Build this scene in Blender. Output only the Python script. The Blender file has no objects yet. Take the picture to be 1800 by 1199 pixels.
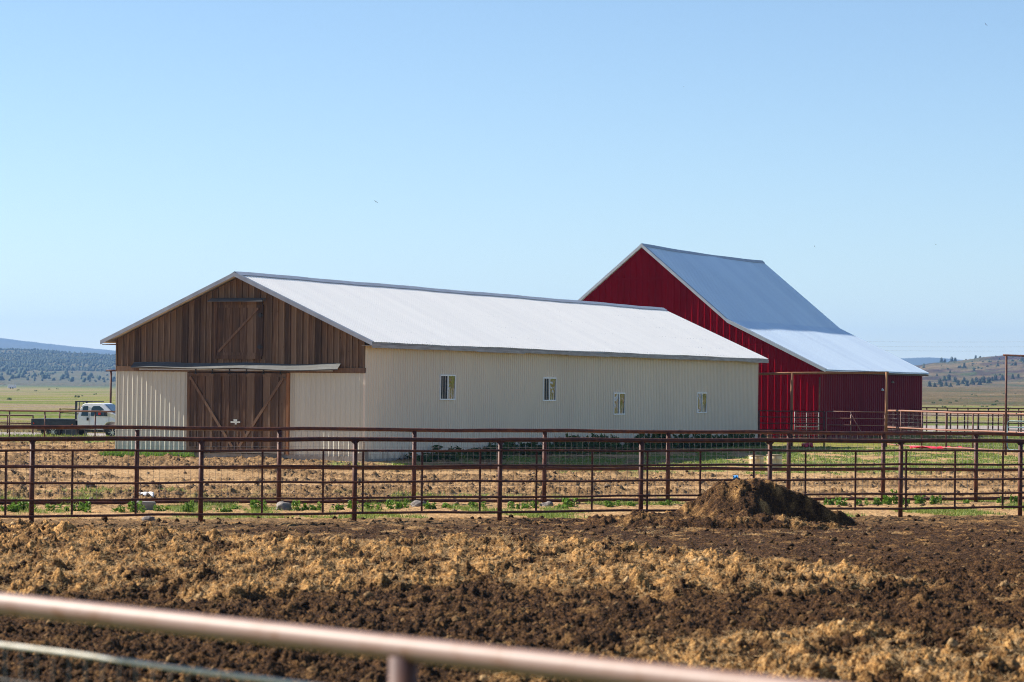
import bpy, math, random
import numpy as np
from mathutils import Vector, Matrix
R = math.radians
random.seed(7); rng = np.random.default_rng(11)
C = bpy.data.collections.new("Scene"); bpy.context.scene.collection.children.link(C)
sc = bpy.context.scene

# ------------------------------------------------------------------ camera
FPX, CAMH, PITCH, ROLL = 5000.0, 2.95, .0163, .011       # focal length in photo pixels (1800 wide)
cd = bpy.data.cameras.new("camera"); cam = bpy.data.objects.new("camera", cd); C.objects.link(cam)
cd.sensor_width = 36; cd.lens = 100; cd.clip_start = .5; cd.clip_end = 60000
cd.dof.use_dof = True; cd.dof.focus_distance = 105; cd.dof.aperture_fstop = 3.0
cam.matrix_world = Matrix.Translation((0, 0, CAMH)) @ Matrix.Rotation(R(90) + PITCH, 4, 'X') @ Matrix.Rotation(ROLL, 4, 'Z')
sc.camera = cam

# ------------------------------------------------------------------ world, sun, exposure
TH = R(23.7)                      # the barns are turned by this much
SUN_EL, SUN_AZ_FRONT = R(37.6), R(5)
hl = Vector((-math.cos(TH), math.sin(TH), 0)); hf = Vector((-math.sin(TH), -math.cos(TH), 0))
sh = hl * math.cos(SUN_AZ_FRONT) + hf * math.sin(SUN_AZ_FRONT)
sun_dir = Vector((sh.x * math.cos(SUN_EL), sh.y * math.cos(SUN_EL), math.sin(SUN_EL)))
w = bpy.data.worlds.new("World"); sc.world = w; w.use_nodes = True
nt = w.node_tree; bg = nt.nodes['Background']
sky = nt.nodes.new('ShaderNodeTexSky'); sky.sky_type = 'NISHITA'; sky.sun_disc = False
sky.sun_elevation = SUN_EL; sky.sun_rotation = math.atan2(sun_dir.x, sun_dir.y)
sky.altitude = 1300; sky.air_density = 1.0; sky.dust_density = 0; sky.ozone_density = 3.0
nt.links.new(sky.outputs[0], bg.inputs[0]); bg.inputs[1].default_value = .073
sd = bpy.data.lights.new("sun", 'SUN'); so = bpy.data.objects.new("sun", sd); C.objects.link(so)
sd.energy = 5.0; sd.angle = R(.53); sd.color = (1, .93, .82)
so.rotation_euler = sun_dir.to_track_quat('Z', 'Y').to_euler()
so.location = (0, 0, 60)
sc.view_settings.view_transform = 'Standard'; sc.view_settings.look = 'None'
sc.view_settings.exposure = 1.0; sc.view_settings.gamma = 1
sc.cycles.filter_width = 1.0; sc.cycles.denoising_prefilter = 'NONE'

# ------------------------------------------------------------------ pixel of the photo -> point of the place
def ray(px, py):
    a = (px - 900) / FPX; b = -(py - 599.5) / FPX
    c, s = math.cos(ROLL), math.sin(ROLL)
    x = a * c - b * s; y = a * s + b * c
    return Vector((x, math.cos(PITCH) - y * math.sin(PITCH), math.sin(PITCH) + y * math.cos(PITCH)))
def G(px, py, z=0):
    r = ray(px, py); return Vector((0, 0, CAMH)) + r * ((z - CAMH) / r.z)
def P(px, py, Y):
    r = ray(px, py); return Vector((0, 0, CAMH)) + r * (Y / r.y)

# ------------------------------------------------------------------ helpers
def obj(name, me, parent=None, mat=None, smooth=False):
    o = bpy.data.objects.new(name, me); C.objects.link(o)
    if parent: o.parent = parent
    if mat: me.materials.append(mat)
    if smooth: me.polygons.foreach_set('use_smooth', [True] * len(me.polygons))
    return o
def tag(o, label=None, cat=None, group=None, kind=None):
    if label: o['label'] = label
    if cat: o['category'] = cat
    if group: o['group'] = group
    if kind: o['kind'] = kind
    return o
def empty(name, loc=(0, 0, 0), rz=0):
    o = bpy.data.objects.new(name, None); C.objects.link(o); o.location = loc; o.rotation_euler = (0, 0, rz)
    o.empty_display_size = .2; return o
def copy_tree(o, parent=None):
    c = o.copy(); C.objects.link(c); c.parent = parent
    for ch in list(o.children): copy_tree(ch, c)
    return c

class MB:
    def __init__(s): s.v = []; s.f = []
    def add(s, vs, fs):
        n = len(s.v); s.v += [tuple(p) for p in vs]; s.f += [tuple(i + n for i in q) for q in fs]; return s
    def box(s, x0, x1, y0, y1, z0, z1, rot=None, piv=None):
        vs = [Vector((x, y, z)) for z in (z0, z1) for y in (y0, y1) for x in (x0, x1)]
        if rot is not None:
            pv = Vector(piv) if piv is not None else Vector(((x0+x1)/2, (y0+y1)/2, (z0+z1)/2))
            vs = [rot @ (p - pv) + pv for p in vs]
        return s.add(vs, [(0,2,3,1),(4,5,7,6),(0,1,5,4),(2,6,7,3),(0,4,6,2),(1,3,7,5)])
    def tube(s, pts, r, n=8, cap=True):
        pts = [Vector(p) for p in pts]; rs = r if isinstance(r, (list, tuple)) else [r] * len(pts)
        vs = []; fs = []
        for i, p in enumerate(pts):
            d = (pts[min(i+1, len(pts)-1)] - pts[max(i-1, 0)]).normalized()
            u = d.cross(Vector((0, 0, 1)))
            if u.length < .05: u = d.cross(Vector((0, 1, 0)))
            u.normalize(); q = d.cross(u)
            for k in range(n):
                a = 2*math.pi*(k+.5)/n; vs.append(p + (u*math.cos(a) + q*math.sin(a)) * rs[i])
        for i in range(len(pts)-1):
            for k in range(n):
                fs.append((i*n+k, i*n+(k+1) % n, (i+1)*n+(k+1) % n, (i+1)*n+k))
        if cap: fs += [tuple(range(n))[::-1], tuple((len(pts)-1)*n + k for k in range(n))]
        return s.add(vs, fs)
    def prism(s, poly, a, b):            # extrude polygon given as 3-D points by the vector b (a is ignored offset)
        n = len(poly); A = [Vector(p) + Vector(a) for p in poly]; B = [p + Vector(b) for p in A]
        return s.add(A + B, [tuple(range(n))[::-1], tuple(range(n, 2*n))] + [(i, (i+1) % n, (i+1) % n + n, i+n) for i in range(n)])
    def lathe(s, prof, c=(0, 0, 0), n=24, axis='z'):
        vs = []
        for r, h in prof:
            for k in range(n):
                a = 2*math.pi*k/n
                if axis == 'z': vs.append((c[0]+r*math.cos(a), c[1]+r*math.sin(a), c[2]+h))
                else: vs.append((c[0]+r*math.cos(a), c[1]+h, c[2]+r*math.sin(a)))
        fs = [(i*n+k, i*n+(k+1) % n, (i+1)*n+(k+1) % n, (i+1)*n+k) for i in range(len(prof)-1) for k in range(n)]
        fs += [tuple(range(n))[::-1], tuple((len(prof)-1)*n+k for k in range(n))]
        return s.add(vs, fs)
    def build(s, name, mat, parent=None, smooth=False, bevel=0):
        me = bpy.data.meshes.new(name); me.from_pydata(s.v, [], s.f); me.validate(); me.update()
        o = obj(name, me, parent, mat, smooth)
        if bevel:
            m = o.modifiers.new('bevel', 'BEVEL'); m.width = bevel; m.segments = 2; m.limit_method = 'ANGLE'
        return o
def grid_mesh(name, X, Y, Z, mat, parent=None, smooth=True, attr=None):
    nr, nc = X.shape; me = bpy.data.meshes.new(name)
    co = np.stack([X, Y, Z], -1).reshape(-1, 3).astype(np.float32)
    idx = np.arange(nr*nc).reshape(nr, nc)
    q = np.stack([idx[:-1, :-1], idx[:-1, 1:], idx[1:, 1:], idx[1:, :-1]], -1).reshape(-1, 4)
    me.vertices.add(len(co)); me.vertices.foreach_set('co', co.ravel())
    me.loops.add(q.size); me.loops.foreach_set('vertex_index', q.ravel().astype(np.int32))
    me.polygons.add(len(q)); me.polygons.foreach_set('loop_start', (np.arange(len(q))*4).astype(np.int32))
    me.polygons.foreach_set('loop_total', np.full(len(q), 4, np.int32))
    me.update(); me.validate()
    if attr is not None:
        a = me.color_attributes.new('cover', 'FLOAT_COLOR', 'POINT')
        a.data.foreach_set('color', np.concatenate([attr.reshape(-1, 3), np.ones((nr*nc, 1))], 1).astype(np.float32).ravel())
    me.polygons.foreach_set('use_smooth', np.full(len(q), smooth, bool))
    return obj(name, me, parent, mat)
def tri_mesh(name, V, F, mat, parent=None, smooth=False):
    me = bpy.data.meshes.new(name); V = np.asarray(V, np.float32); F = np.asarray(F, np.int32); k = F.shape[1]
    me.vertices.add(len(V)); me.vertices.foreach_set('co', V.ravel())
    me.loops.add(F.size); me.loops.foreach_set('vertex_index', F.ravel())
    me.polygons.add(len(F)); me.polygons.foreach_set('loop_start', (np.arange(len(F))*k).astype(np.int32))
    me.polygons.foreach_set('loop_total', np.full(len(F), k, np.int32)); me.update()
    return obj(name, me, parent, mat, smooth)

# ---- noise in numpy
_pt = rng.permutation(512).astype(np.int64); _gr = rng.random(512) * 2 * np.pi
def pn(x, y):
    xi = np.floor(x).astype(np.int64); yi = np.floor(y).astype(np.int64); xf = x - xi; yf = y - yi
    u = xf*xf*xf*(xf*(xf*6-15)+10); v = yf*yf*yf*(yf*(yf*6-15)+10)
    def g(i, j, dx, dy):
        h = _gr[_pt[(_pt[i & 511] + j) & 511]]; return np.cos(h)*dx + np.sin(h)*dy
    a = g(xi, yi, xf, yf); b = g(xi+1, yi, xf-1, yf); c = g(xi, yi+1, xf, yf-1); d = g(xi+1, yi+1, xf-1, yf-1)
    return (a + (b-a)*u) * (1-v) + (c + (d-c)*u) * v
def S(a, b, x): t = np.clip((x-a)/(b-a), 0, 1); return t*t*(3-2*t)
def fbm(x, y, o=4): return sum(pn(x*2**k + 7.3*k, y*2**k - 3.1*k) / 2**k for k in range(o))

# ------------------------------------------------------------------ materials
def lin(r, g, b): return tuple(((c/255+.055)/1.055)**2.4 if c > 10 else c/255/12.92 for c in (r, g, b)) + (1,)
class MT:
    def __init__(s, name, rough=.8, metal=0, spec=.5):
        s.m = bpy.data.materials.new(name); s.m.use_nodes = True; s.t = s.m.node_tree; s.n = s.t.nodes
        s.b = s.n['Principled BSDF']; s.b.inputs['Roughness'].default_value = rough
        s.b.inputs['Metallic'].default_value = metal; s.b.inputs['Specular IOR Level'].default_value = spec
        s.co = s.n.new('ShaderNodeTexCoord')
    def L(s, a, b): s.t.links.new(a, b)
    def map(s, scale=(1, 1, 1), src='Object'):
        m = s.n.new('ShaderNodeMapping'); m.inputs['Scale'].default_value = scale
        s.L(s.co.outputs[src], m.inputs[0]); return m.outputs[0]
    def noise(s, scale, vec=None, detail=5, rough=.6, dist=0):
        n = s.n.new('ShaderNodeTexNoise'); n.inputs['Scale'].default_value = scale; n.inputs['Detail'].default_value = detail
        n.inputs['Roughness'].default_value = rough; n.inputs['Distortion'].default_value = dist
        s.L(vec or s.co.outputs['Object'], n.inputs['Vector']); return n.outputs['Fac']
    def ramp(s, fac, stops):
        r = s.n.new('ShaderNodeValToRGB'); el = r.color_ramp.elements
        while len(el) < len(stops): el.new(.5)
        for e, (p, c) in zip(el, stops): e.position = p; e.color = c if len(c) == 4 else (*c, 1)
        s.L(fac, r.inputs[0]); return r.outputs[0]
    def mix(s, fac, a, b, mode='MIX'):
        m = s.n.new('ShaderNodeMix'); m.data_type = 'RGBA'; m.blend_type = mode
        for sock, v in ((m.inputs[0], fac), (m.inputs[6], a), (m.inputs[7], b)):
            if isinstance(v, (int, float)): sock.default_value = v
            elif isinstance(v, tuple): sock.default_value = v if len(v) == 4 else (*v, 1)
            else: s.L(v, sock)
        return m.outputs[2]
    def math(s, op, a, b=0, clamp=False):
        m = s.n.new('ShaderNodeMath'); m.operation = op; m.use_clamp = clamp
        for k, v in enumerate((a, b)):
            if isinstance(v, (int, float)): m.inputs[k].default_value = v
            else: s.L(v, m.inputs[k])
        return m.outputs[0]
    def sep(s, vec):
        q = s.n.new('ShaderNodeSeparateXYZ'); s.L(vec, q.inputs[0]); return q.outputs
    def bump(s, h, strength=.5, dist=.02):
        b = s.n.new('ShaderNodeBump'); b.inputs['Strength'].default_value = strength; b.inputs['Distance'].default_value = dist
        s.L(h, b.inputs['Height']); s.L(b.outputs[0], s.b.inputs['Normal'])
    def col(s, c):
        if isinstance(c, tuple): s.b.inputs['Base Color'].default_value = c if len(c) == 4 else (*c, 1)
        else: s.L(c, s.b.inputs['Base Color'])
        return s.m
def simple(name, a, b=None, scale=3, rough=.7, metal=0, spec=.5, bump=0, bscale=40, vscale=(1, 1, 1), stops=(.35, .65), bdist=.01):
    t = MT(name, rough, metal, spec)
    if b is None: t.col(a)
    else: t.col(t.ramp(t.noise(scale, t.map(vscale)), [(stops[0], a), (stops[1], b)]))
    if bump: t.bump(t.noise(bscale, t.map(vscale)), bump, bdist)
    return t.m

M = {}
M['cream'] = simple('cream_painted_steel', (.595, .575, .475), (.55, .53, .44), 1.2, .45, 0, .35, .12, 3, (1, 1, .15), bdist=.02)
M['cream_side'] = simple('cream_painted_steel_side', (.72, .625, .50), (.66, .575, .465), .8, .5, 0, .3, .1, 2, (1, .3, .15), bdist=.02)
def splash(mat):
    nt_ = mat.node_tree; b_ = nt_.nodes['Principled BSDF']; src = b_.inputs['Base Color'].links[0].from_socket; co_ = nt_.nodes.new('ShaderNodeTexCoord')
    sx_ = nt_.nodes.new('ShaderNodeSeparateXYZ'); nt_.links.new(co_.outputs['Object'], sx_.inputs[0]); mp_ = nt_.nodes.new('ShaderNodeMapping'); mp_.inputs['Scale'].default_value = (3, 3, .9); nt_.links.new(co_.outputs['Object'], mp_.inputs[0])
    n_ = nt_.nodes.new('ShaderNodeTexNoise'); n_.inputs['Detail'].default_value = 6; n_.inputs['Scale'].default_value = 1; nt_.links.new(mp_.outputs[0], n_.inputs[0])
    a_ = nt_.nodes.new('ShaderNodeMath'); a_.operation = 'MULTIPLY_ADD'; nt_.links.new(n_.outputs[0], a_.inputs[0]); a_.inputs[1].default_value = 1.6; a_.inputs[2].default_value = -.45
    c_ = nt_.nodes.new('ShaderNodeMath'); c_.operation = 'SUBTRACT'; nt_.links.new(a_.outputs[0], c_.inputs[0]); nt_.links.new(sx_.outputs[2], c_.inputs[1])
    m_ = nt_.nodes.new('ShaderNodeMath'); m_.operation = 'MULTIPLY'; m_.use_clamp = True; nt_.links.new(c_.outputs[0], m_.inputs[0]); m_.inputs[1].default_value = 1.8
    x_ = nt_.nodes.new('ShaderNodeMix'); x_.data_type = 'RGBA'; nt_.links.new(m_.outputs[0], x_.inputs[0]); nt_.links.new(src, x_.inputs[6]); x_.inputs[7].default_value = (.27, .20, .14, 1); nt_.links.new(x_.outputs[2], b_.inputs['Base Color'])
splash(M['cream']); splash(M['cream_side'])
M['concrete'] = simple('old_concrete', (.33, .31, .28), (.2, .18, .15), 2.5, .9, bump=.5)
M['roof_white'] = simple('pale_metal_roofing', (.90, .88, .84), (.85, .835, .805), .9, .42, 0, .5, .05, 4, (.15, 1, .15))
M['roof_red_barn'] = simple('galvanised_roofing', (.78, .90, 1.0), (.70, .82, .94), .5, .42, .08, .5, .05, 4, (.15, 1, .15))
M['trim_grey'] = simple('grey_metal_trim', (.33, .35, .40), (.25, .27, .32), 2, .45, .3)
M['trim_light'] = simple('pale_metal_trim', (.52, .54, .58), (.42, .44, .48), 2, .45, .3)
M['fascia'] = simple('weathered_painted_fascia', (.40, .39, .40), (.25, .23, .22), 3, .8, vscale=(4, .4, 4))
M['red_front'] = simple('red_painted_steel', (.225, .001, .007), (.18, .0008, .005), 1.0, .7, 0, 0, .1, 3, (1, 1, .2), bdist=.02)
M['red_side'] = simple('shaded_maroon_steel', (.21, .011, .018), (.16, .008, .014), 2.0, .6, 0, .06, .1, 3, (1, 1, .2))  # barn red again, greyer maroon: the wall's shade set into the colour
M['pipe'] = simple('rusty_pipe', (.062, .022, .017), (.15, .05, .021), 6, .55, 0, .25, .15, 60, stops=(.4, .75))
M['pipe_lit'] = simple('sunlit_rust_pipe', (.22, .11, .085), (.30, .13, .07), 4, .55, 0, .5, .1, 60)  # paler copy of the rusty pipe, sunlight on the rails put into its colour
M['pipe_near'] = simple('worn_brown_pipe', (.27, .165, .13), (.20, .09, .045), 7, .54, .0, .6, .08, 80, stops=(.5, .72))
M['wire'] = simple('galvanised_wire', (.34, .31, .29), (.20, .16, .14), 3, .6, .0)
M['awning_dark'] = simple('dark_weathered_awning', (.12, .125, .125), (.075, .075, .07), 1.6, .7, vscale=(.8, 4, 4), bump=.3)
M['wire_near'] = simple('pale_galvanised_bar', (.85, .80, .70), (.60, .54, .44), 20, .8)
M['black'] = simple('black_iron', (.015, .015, .017), rough=.5)
M['white_paint'] = simple('white_frame', (.78, .79, .80), rough=.4)
M['rock'] = simple('grey_rock', (.27, .235, .21), (.13, .11, .10), 6, .9, bump=.6, bscale=15, bdist=.03)
M['rubber'] = simple('rubber', (.02, .02, .021), rough=.85)
M['truck_white'] = simple('white_truck_paint', (.92, .92, .92), rough=.22, spec=.6)
M['truck_dark'] = simple('dark_steel_bed', (.030, .036, .044), (.05, .056, .066), 5, .45, .2)
M['chrome'] = simple('dull_chrome', (.55, .55, .56), rough=.25, metal=.9)
M['red_lens'] = simple('red_lens', (.7, .02, .02), rough=.2)
M['amber_lens'] = simple('amber_lens', (.9, .22, .02), rough=.2)
M['barrel'] = simple('stained_cream_drum', (.80, .62, .36), (.50, .33, .15), 5, .6, vscale=(1, 1, .6))
M['barrel_band'] = simple('drum_band', (.30, .22, .13), rough=.6)
M['blue_plastic'] = simple('blue_plastic', (.08, .35, .75), rough=.4)
M['red_plastic'] = simple('red_plastic', (.75, .03, .06), rough=.45)
M['green_tube'] = simple('blue_green_tube', (.06, .12, .15), (.10, .16, .18), 4, .4, .2)
def wood(name, pitch, c1, c2, c3, axis=0):
    t = MT(name, .82, 0, .25); x = t.sep(t.co.outputs['Object'])[axis]
    fl = t.math('FLOOR', t.math('DIVIDE', x, pitch)); wn = t.n.new('ShaderNodeTexWhiteNoise'); wn.noise_dimensions = '1D'
    t.L(fl, wn.inputs['W'])
    grain = t.noise(1, t.map((38, 38, 1.1)), 6, .65, .4); blot = t.noise(1, t.map((2.2, 2.2, .5)), 4, .6)
    base = t.ramp(grain, [(.3, c1), (.52, c2), (.75, c3)])
    base = t.mix(t.ramp(wn.outputs['Value'], [(0, (0, 0, 0)), (.4, (.1, .1, .1)), (1, (.85, .85, .85))]), base, (.035, .022, .016))
    base = t.mix(t.ramp(t.math('FRACT', t.math('MULTIPLY', wn.outputs['Value'], 7.13)), [(.55, (0, 0, 0)), (1, (.5, .5, .5))]), base, (.27, .185, .12))
    base = t.mix(t.ramp(blot, [(.5, (0, 0, 0)), (.72, (.35, .35, .35))]), base, (.26, .12, .045))
    v = t.n.new('ShaderNodeTexVoronoi'); v.inputs['Scale'].default_value = 1; t.L(t.map((3.2, 3.2, 1.6)), v.inputs['Vector'])
    base = t.mix(t.ramp(v.outputs['Distance'], [(.03, (.8, .8, .8)), (.08, (0, 0, 0))]), base, (.05, .02, .01))
    t.bump(grain, .6, .01); t.col(base); return t.m
M['wood'] = wood('weathered_boards', .27, (.05, .03, .02), (.155, .10, .064), (.30, .205, .135))
M['wood_batten'] = wood('sunlit_weathered_battens', .27, (.07, .045, .03), (.20, .135, .085), (.36, .25, .16))  # lighter copy of the boards: light caught by the battens, mixed into the colour
M['wood_door'] = wood('weathered_door_boards', .366, (.04, .023, .015), (.125, .075, .047), (.27, .175, .115))
M['wood_trim'] = wood('worn_wood_trim', 5, (.10, .058, .036), (.18, .11, .068), (.27, .18, .12))
M['wood_orange'] = simple('orange_brown_post', (.30, .13, .045), (.19, .08, .03), 3, .75, vscale=(6, 6, .6))
M['wood_grey'] = simple('grey_sill_board', (.30, .26, .21), (.19, .155, .12), 3, .85, vscale=(.6, 6, 6), bump=.3)
M['awning_metal'] = simple('weathered_awning_sheet', (.42, .42, .42), (.28, .27, .26), 1.2, .55, .3, vscale=(.6, 3, 3))
def glass(name, base, tilt):
    t = MT(name, .03, 0, 1.0); t.b.inputs['IOR'].default_value = 1.9
    t.bump(t.noise(1.1, t.map((1, 1.3, 1.0)), 2, .5, 1.0), .12, .3); t.col(base); return t.m
M['glass'] = glass('window_glass', (.02, .022, .024), 0)
M['dark_opening'] = simple('dark_interior', (.012, .012, .014), rough=.9)
M['truck_glass'] = simple('tinted_truck_glass', (.03, .06, .055), rough=.05, spec=1)

# ground
def ground_mat():
    t = MT('soil_manure_and_straw', .95, 0, .15); a = t.n.new('ShaderNodeVertexColor'); a.layer_name = 'cover'
    s = t.n.new('ShaderNodeSeparateColor'); t.L(a.outputs[0], s.inputs[0])
    fine = t.noise(9, None, 8, .75); fine2 = t.noise(38, None, 5, .7); big = t.noise(.7, None, 4, .6)
    dark = t.ramp(fine, [(.36, (.005, .0022, .001)), (.50, (.027, .0115, .004)), (.62, (.085, .038, .012)), (.74, (.30, .155, .055))])  # soil colour; its near-black end is lowered to deepen the shadows
    dark = t.mix(t.ramp(fine2, [(.52, (0, 0, 0)), (.66, (.8, .8, .8))]), dark, (.27, .135, .05))
    tan = t.ramp(fine, [(.36, (.10, .043, .014)), (.47, (.35, .20, .085)), (.62, (.58, .37, .18))])
    tan = t.mix(t.ramp(big, [(.4, (0, 0, 0)), (.7, (.5, .5, .5))]), tan, (.54, .36, .18))
    hay = t.ramp(fine2, [(.36, (.07, .026, .006)), (.47, (.38, .18, .05)), (.60, (.78, .48, .19))])
    hay = t.mix(t.ramp(fine, [(.35, (.8, .8, .8)), (.5, (0, 0, 0))]), hay, (.12, .05, .015))
    gr = t.ramp(t.noise(14, None, 6, .75), [(.34, (.05, .065, .014)), (.47, (.15, .20, .04)), (.6, (.36, .36, .12))])
    c = t.mix(s.outputs[1], dark, tan); c = t.mix(s.outputs[0], c, hay); c = t.mix(s.outputs[2], c, gr)
    t.bump(t.math('ADD', t.noise(14, None, 7, .75), t.math('MULTIPLY', fine2, .5)), .9, .05); t.col(c); return t.m
splash(M['red_front']); splash(M['red_side'])
M['ground'] = ground_mat()
def field_mat():
    t = MT('meadow_and_sage', .95, 0, .1)
    n1 = t.noise(1, t.map((.0045, .020, 1)), 6, .62, .5); n2 = t.noise(1, t.map((.016, .07, 1)), 5, .65, .3); fine = t.noise(1, t.map((1.6, .5, 1)), 7, .78)
    green = t.ramp(fine, [(.36, (.05, .085, .012)), (.6, (.16, .205, .03))])
    dry = t.ramp(fine, [(.34, (.12, .085, .058)), (.62, (.33, .25, .18))])
    yel = t.ramp(fine, [(.34, (.13, .13, .022)), (.62, (.30, .27, .055))])
    c = t.mix(t.ramp(n1, [(.42, (0, 0, 0)), (.50, (1, 1, 1))]), green, yel)
    c = t.mix(t.ramp(n1, [(.53, (0, 0, 0)), (.57, (1, 1, 1))]), c, dry)
    c = t.mix(t.ramp(n2, [(.51, (0, 0, 0)), (.57, (.85, .85, .85))]), c, dry)
    c = t.mix(t.ramp(n2, [(.36, (.8, .8, .8)), (.42, (0, 0, 0))]), c, green)
    far = t.sep(t.co.outputs['Object'])[1]
    m = t.n.new('ShaderNodeMapRange'); m.inputs[1].default_value = 1300; m.inputs[2].default_value = 2100; t.L(far, m.inputs[0])
    sage = t.ramp(t.noise(1, t.map((.03, .012, 1)), 5, .7), [(.40, (.03, .055, .018)), (.5, (.075, .11, .035)), (.62, (.17, .17, .08))])
    c = t.mix(m.outputs[0], c, sage)
    t.bump(t.noise(2.2, None, 6, .75), .8, .25); t.col(c); return t.m
M['field'] = field_mat()
M['gravel'] = simple('grey_gravel', (.33, .28, .25), (.24, .20, .18), 2.2, .95, bump=.6, bscale=7, bdist=.05)
def hill_mat(name, cols, rock, dens, sc1=.010):
    t = MT(name, 1, 0, .05); n1 = t.noise(sc1, t.map((1, 1, 3)), 7, .7, .3); n2 = t.noise(.09, None, 5, .75)
    v = t.n.new('ShaderNodeTexVoronoi'); v.inputs['Scale'].default_value = dens; t.L(t.co.outputs['Object'], v.inputs['Vector'])
    c = t.ramp(n1, [(.36, cols[0]), (.5, cols[1]), (.64, cols[2])])
    c = t.mix(t.ramp(n2, [(.45, (0, 0, 0)), (.65, (.6, .6, .6))]), c, cols[3])
    c = t.mix(t.ramp(v.outputs['Distance'], [(.16, (.85, .85, .85)), (.3, (0, 0, 0))]), c, (.03, .05, .025))
    geo = t.n.new('ShaderNodeNewGeometry'); nz = t.sep(geo.outputs['Normal'])[2]
    if rock:
        va = t.n.new('ShaderNodeVertexColor'); va.layer_name = 'cover'; q_ = t.sep(va.outputs[0])[0]
        c = t.mix(q_, c, t.ramp(n2, [(.4, (.028, .018, .018)), (.6, (.10, .06, .05))]))
    t.bump(t.math('ADD', n2, t.noise(.4, None, 4, .7)), .8, 2.5); t.col(c); return t.m
M['hill_left'] = hill_mat('sagebrush_slope', [(.075, .10, .045), (.13, .125, .07), (.11, .13, .065), (.18, .12, .08)], 0, .06)
M['hill_right'] = hill_mat('rocky_sage_slope', [(.06, .085, .030), (.16, .105, .055), (.23, .165, .085), (.065, .095, .035)], .978, .12, .014)
M['mountain'] = simple('forested_mountain', (.022, .035, .022), (.045, .055, .035), .004, 1, bump=.8, bscale=.05, bdist=6)
def leafm(name, a, b, rough=.55):
    t = MT(name, rough, 0, .3); g = t.n.new('ShaderNodeNewGeometry')
    t.b.inputs['Subsurface Weight'].default_value = 0
    c = t.ramp(g.outputs['Random Per Island'], [(0, a), (1, b)]); t.col(c)
    tr = t.n.new('ShaderNodeBsdfTranslucent'); t.L(c, tr.inputs[0]); mx = t.n.new('ShaderNodeMixShader'); mx.inputs[0].default_value = .35
    t.L(t.b.outputs[0], mx.inputs[1]); t.L(tr.outputs[0], mx.inputs[2]); t.L(mx.outputs[0], t.n['Material Output'].inputs[0]); return t.m
M['leaf'] = leafm('bright_weed_leaves', (.06, .14, .012), (.22, .36, .04))
M['leaf_dark'] = leafm('dull_weed_leaves', (.035, .075, .02), (.09, .15, .04))
M['grass'] = leafm('grass_blades', (.10, .16, .025), (.32, .37, .08))
M['drygrass'] = leafm('dry_grass_blades', (.20, .17, .07), (.42, .34, .17))
M['straw'] = leafm('loose_straw', (.26, .15, .06), (.72, .52, .27), .7)
M['juniper'] = simple('juniper_foliage', (.022, .042, .018), (.045, .07, .03), .6, .9)
M['bark'] = simple('bark', (.09, .06, .045), rough=.9)

# ------------------------------------------------------------------ ground
OC = G(640, 813)                                              # front right corner of the cream barn
def loc(X, Y):
    dx, dy = X - OC.x, Y - OC.y
    return dx*math.cos(TH) - dy*math.sin(TH), dx*math.sin(TH) + dy*math.cos(TH)
def height(X, Y):
    X = np.asarray(X, float); Y = np.asarray(Y, float); lx, ly = loc(X, Y)
    dip = -.24 * S(.5, 3.5, lx) * S(84, 94, Y) * (1 - S(118, 150, Y)) * (1 - S(14, 30, lx))
    roll_ = .05 * pn(X*.12, Y*.12)
    return dip + roll_ * (1 - S(130, 148, Y))
MX, MY = 5.35, 61.6                                            # manure heap
HX = [(px-900+2.6)/FPX*MY for px in (1075, 1120, 1165, 1192, 1212, 1228, 1245, 1261, 1290, 1330, 1358, 1394, 1439, 1466, 1497, 1520)]
HH = [0, .10, .16, .24, .40, .54, .70, .82, .90, .93, .86, .70, .45, .30, .12, 0]
def heap(X, Y):
    yr = MY + .25*S(5.2, 6.8, X)
    xw = X + .10*pn(X*1.7+3, Y*1.3) + .05*pn(X*4, Y*3)
    top = np.interp(xw, HX, HH)
    rgt = S(5.1, 5.9, X + .25*pn(X*1.1, Y*1.6+4))
    near = .50 + 1.1*rgt + .15*pn(X*1.2, Y*.8)
    h = top - near*np.clip(yr - Y - .15, 0, 9) - .75*np.clip(Y - yr - .1, 0, 9)
    h3 = .27*np.clip(1 - np.sqrt(((X-5.0)/2.0)**2 + ((Y-60.0)/.8)**2)*(1+.3*pn(X*1.5, Y*1.5)), 0, 1)
    h4 = .22*np.clip(1 - np.sqrt(((X-3.0)/1.6)**2 + ((Y-60.9)/1.2)**2)*(1+.3*pn(X*1.5, Y*1.5)), 0, 1)
    return np.maximum(np.maximum(h, 0), np.maximum(h3, h4))
def edge(pts):
    q = sorted((G(*p).x, G(*p).y) for p in pts); return [a for a, _ in q], [b for _, b in q]
AF = edge([(0, 938), (250, 946), (500, 958), (620, 964), (900, 964), (1200, 984), (1400, 1004), (1550, 1024), (1640, 1046)])
AN = edge([(0, 1068), (300, 1062), (600, 1056), (900, 1052), (1200, 1066), (1400, 1062), (1550, 1058), (1640, 1048)])
BF = edge([(700, 1240), (1050, 1182), (1190, 1146), (1500, 1136), (1800, 1146)])
rows = np.concatenate([np.exp(np.linspace(math.log(21), math.log(72), 1500)), np.exp(np.linspace(math.log(72), math.log(150), 560))[1:]])
cols = np.concatenate([np.linspace(-.72, -.235, 170)[:-1], np.linspace(-.235, .235, 1300), np.linspace(.235, .72, 170)[1:]])
def ci(u): return np.clip(np.searchsorted(cols, u), 1, len(cols)-2)
U, YY = np.meshgrid(cols, rows); XX = U * YY
lx, ly = loc(XX, YY)
base = height(XX, YY)
wx = fbm(XX*.55, YY*.3, 4)
def band(F, N, X, Y, soft=.7, wig=1.6):
    yf = np.interp(X, *F); d1 = yf + wx*wig - Y
    if N is None: return S(-soft, soft, d1)
    yn = np.interp(X, *N); return S(-soft, soft, d1) * S(-soft*1.6, soft*1.6, Y - yn + wx*wig*1.6)
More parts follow.
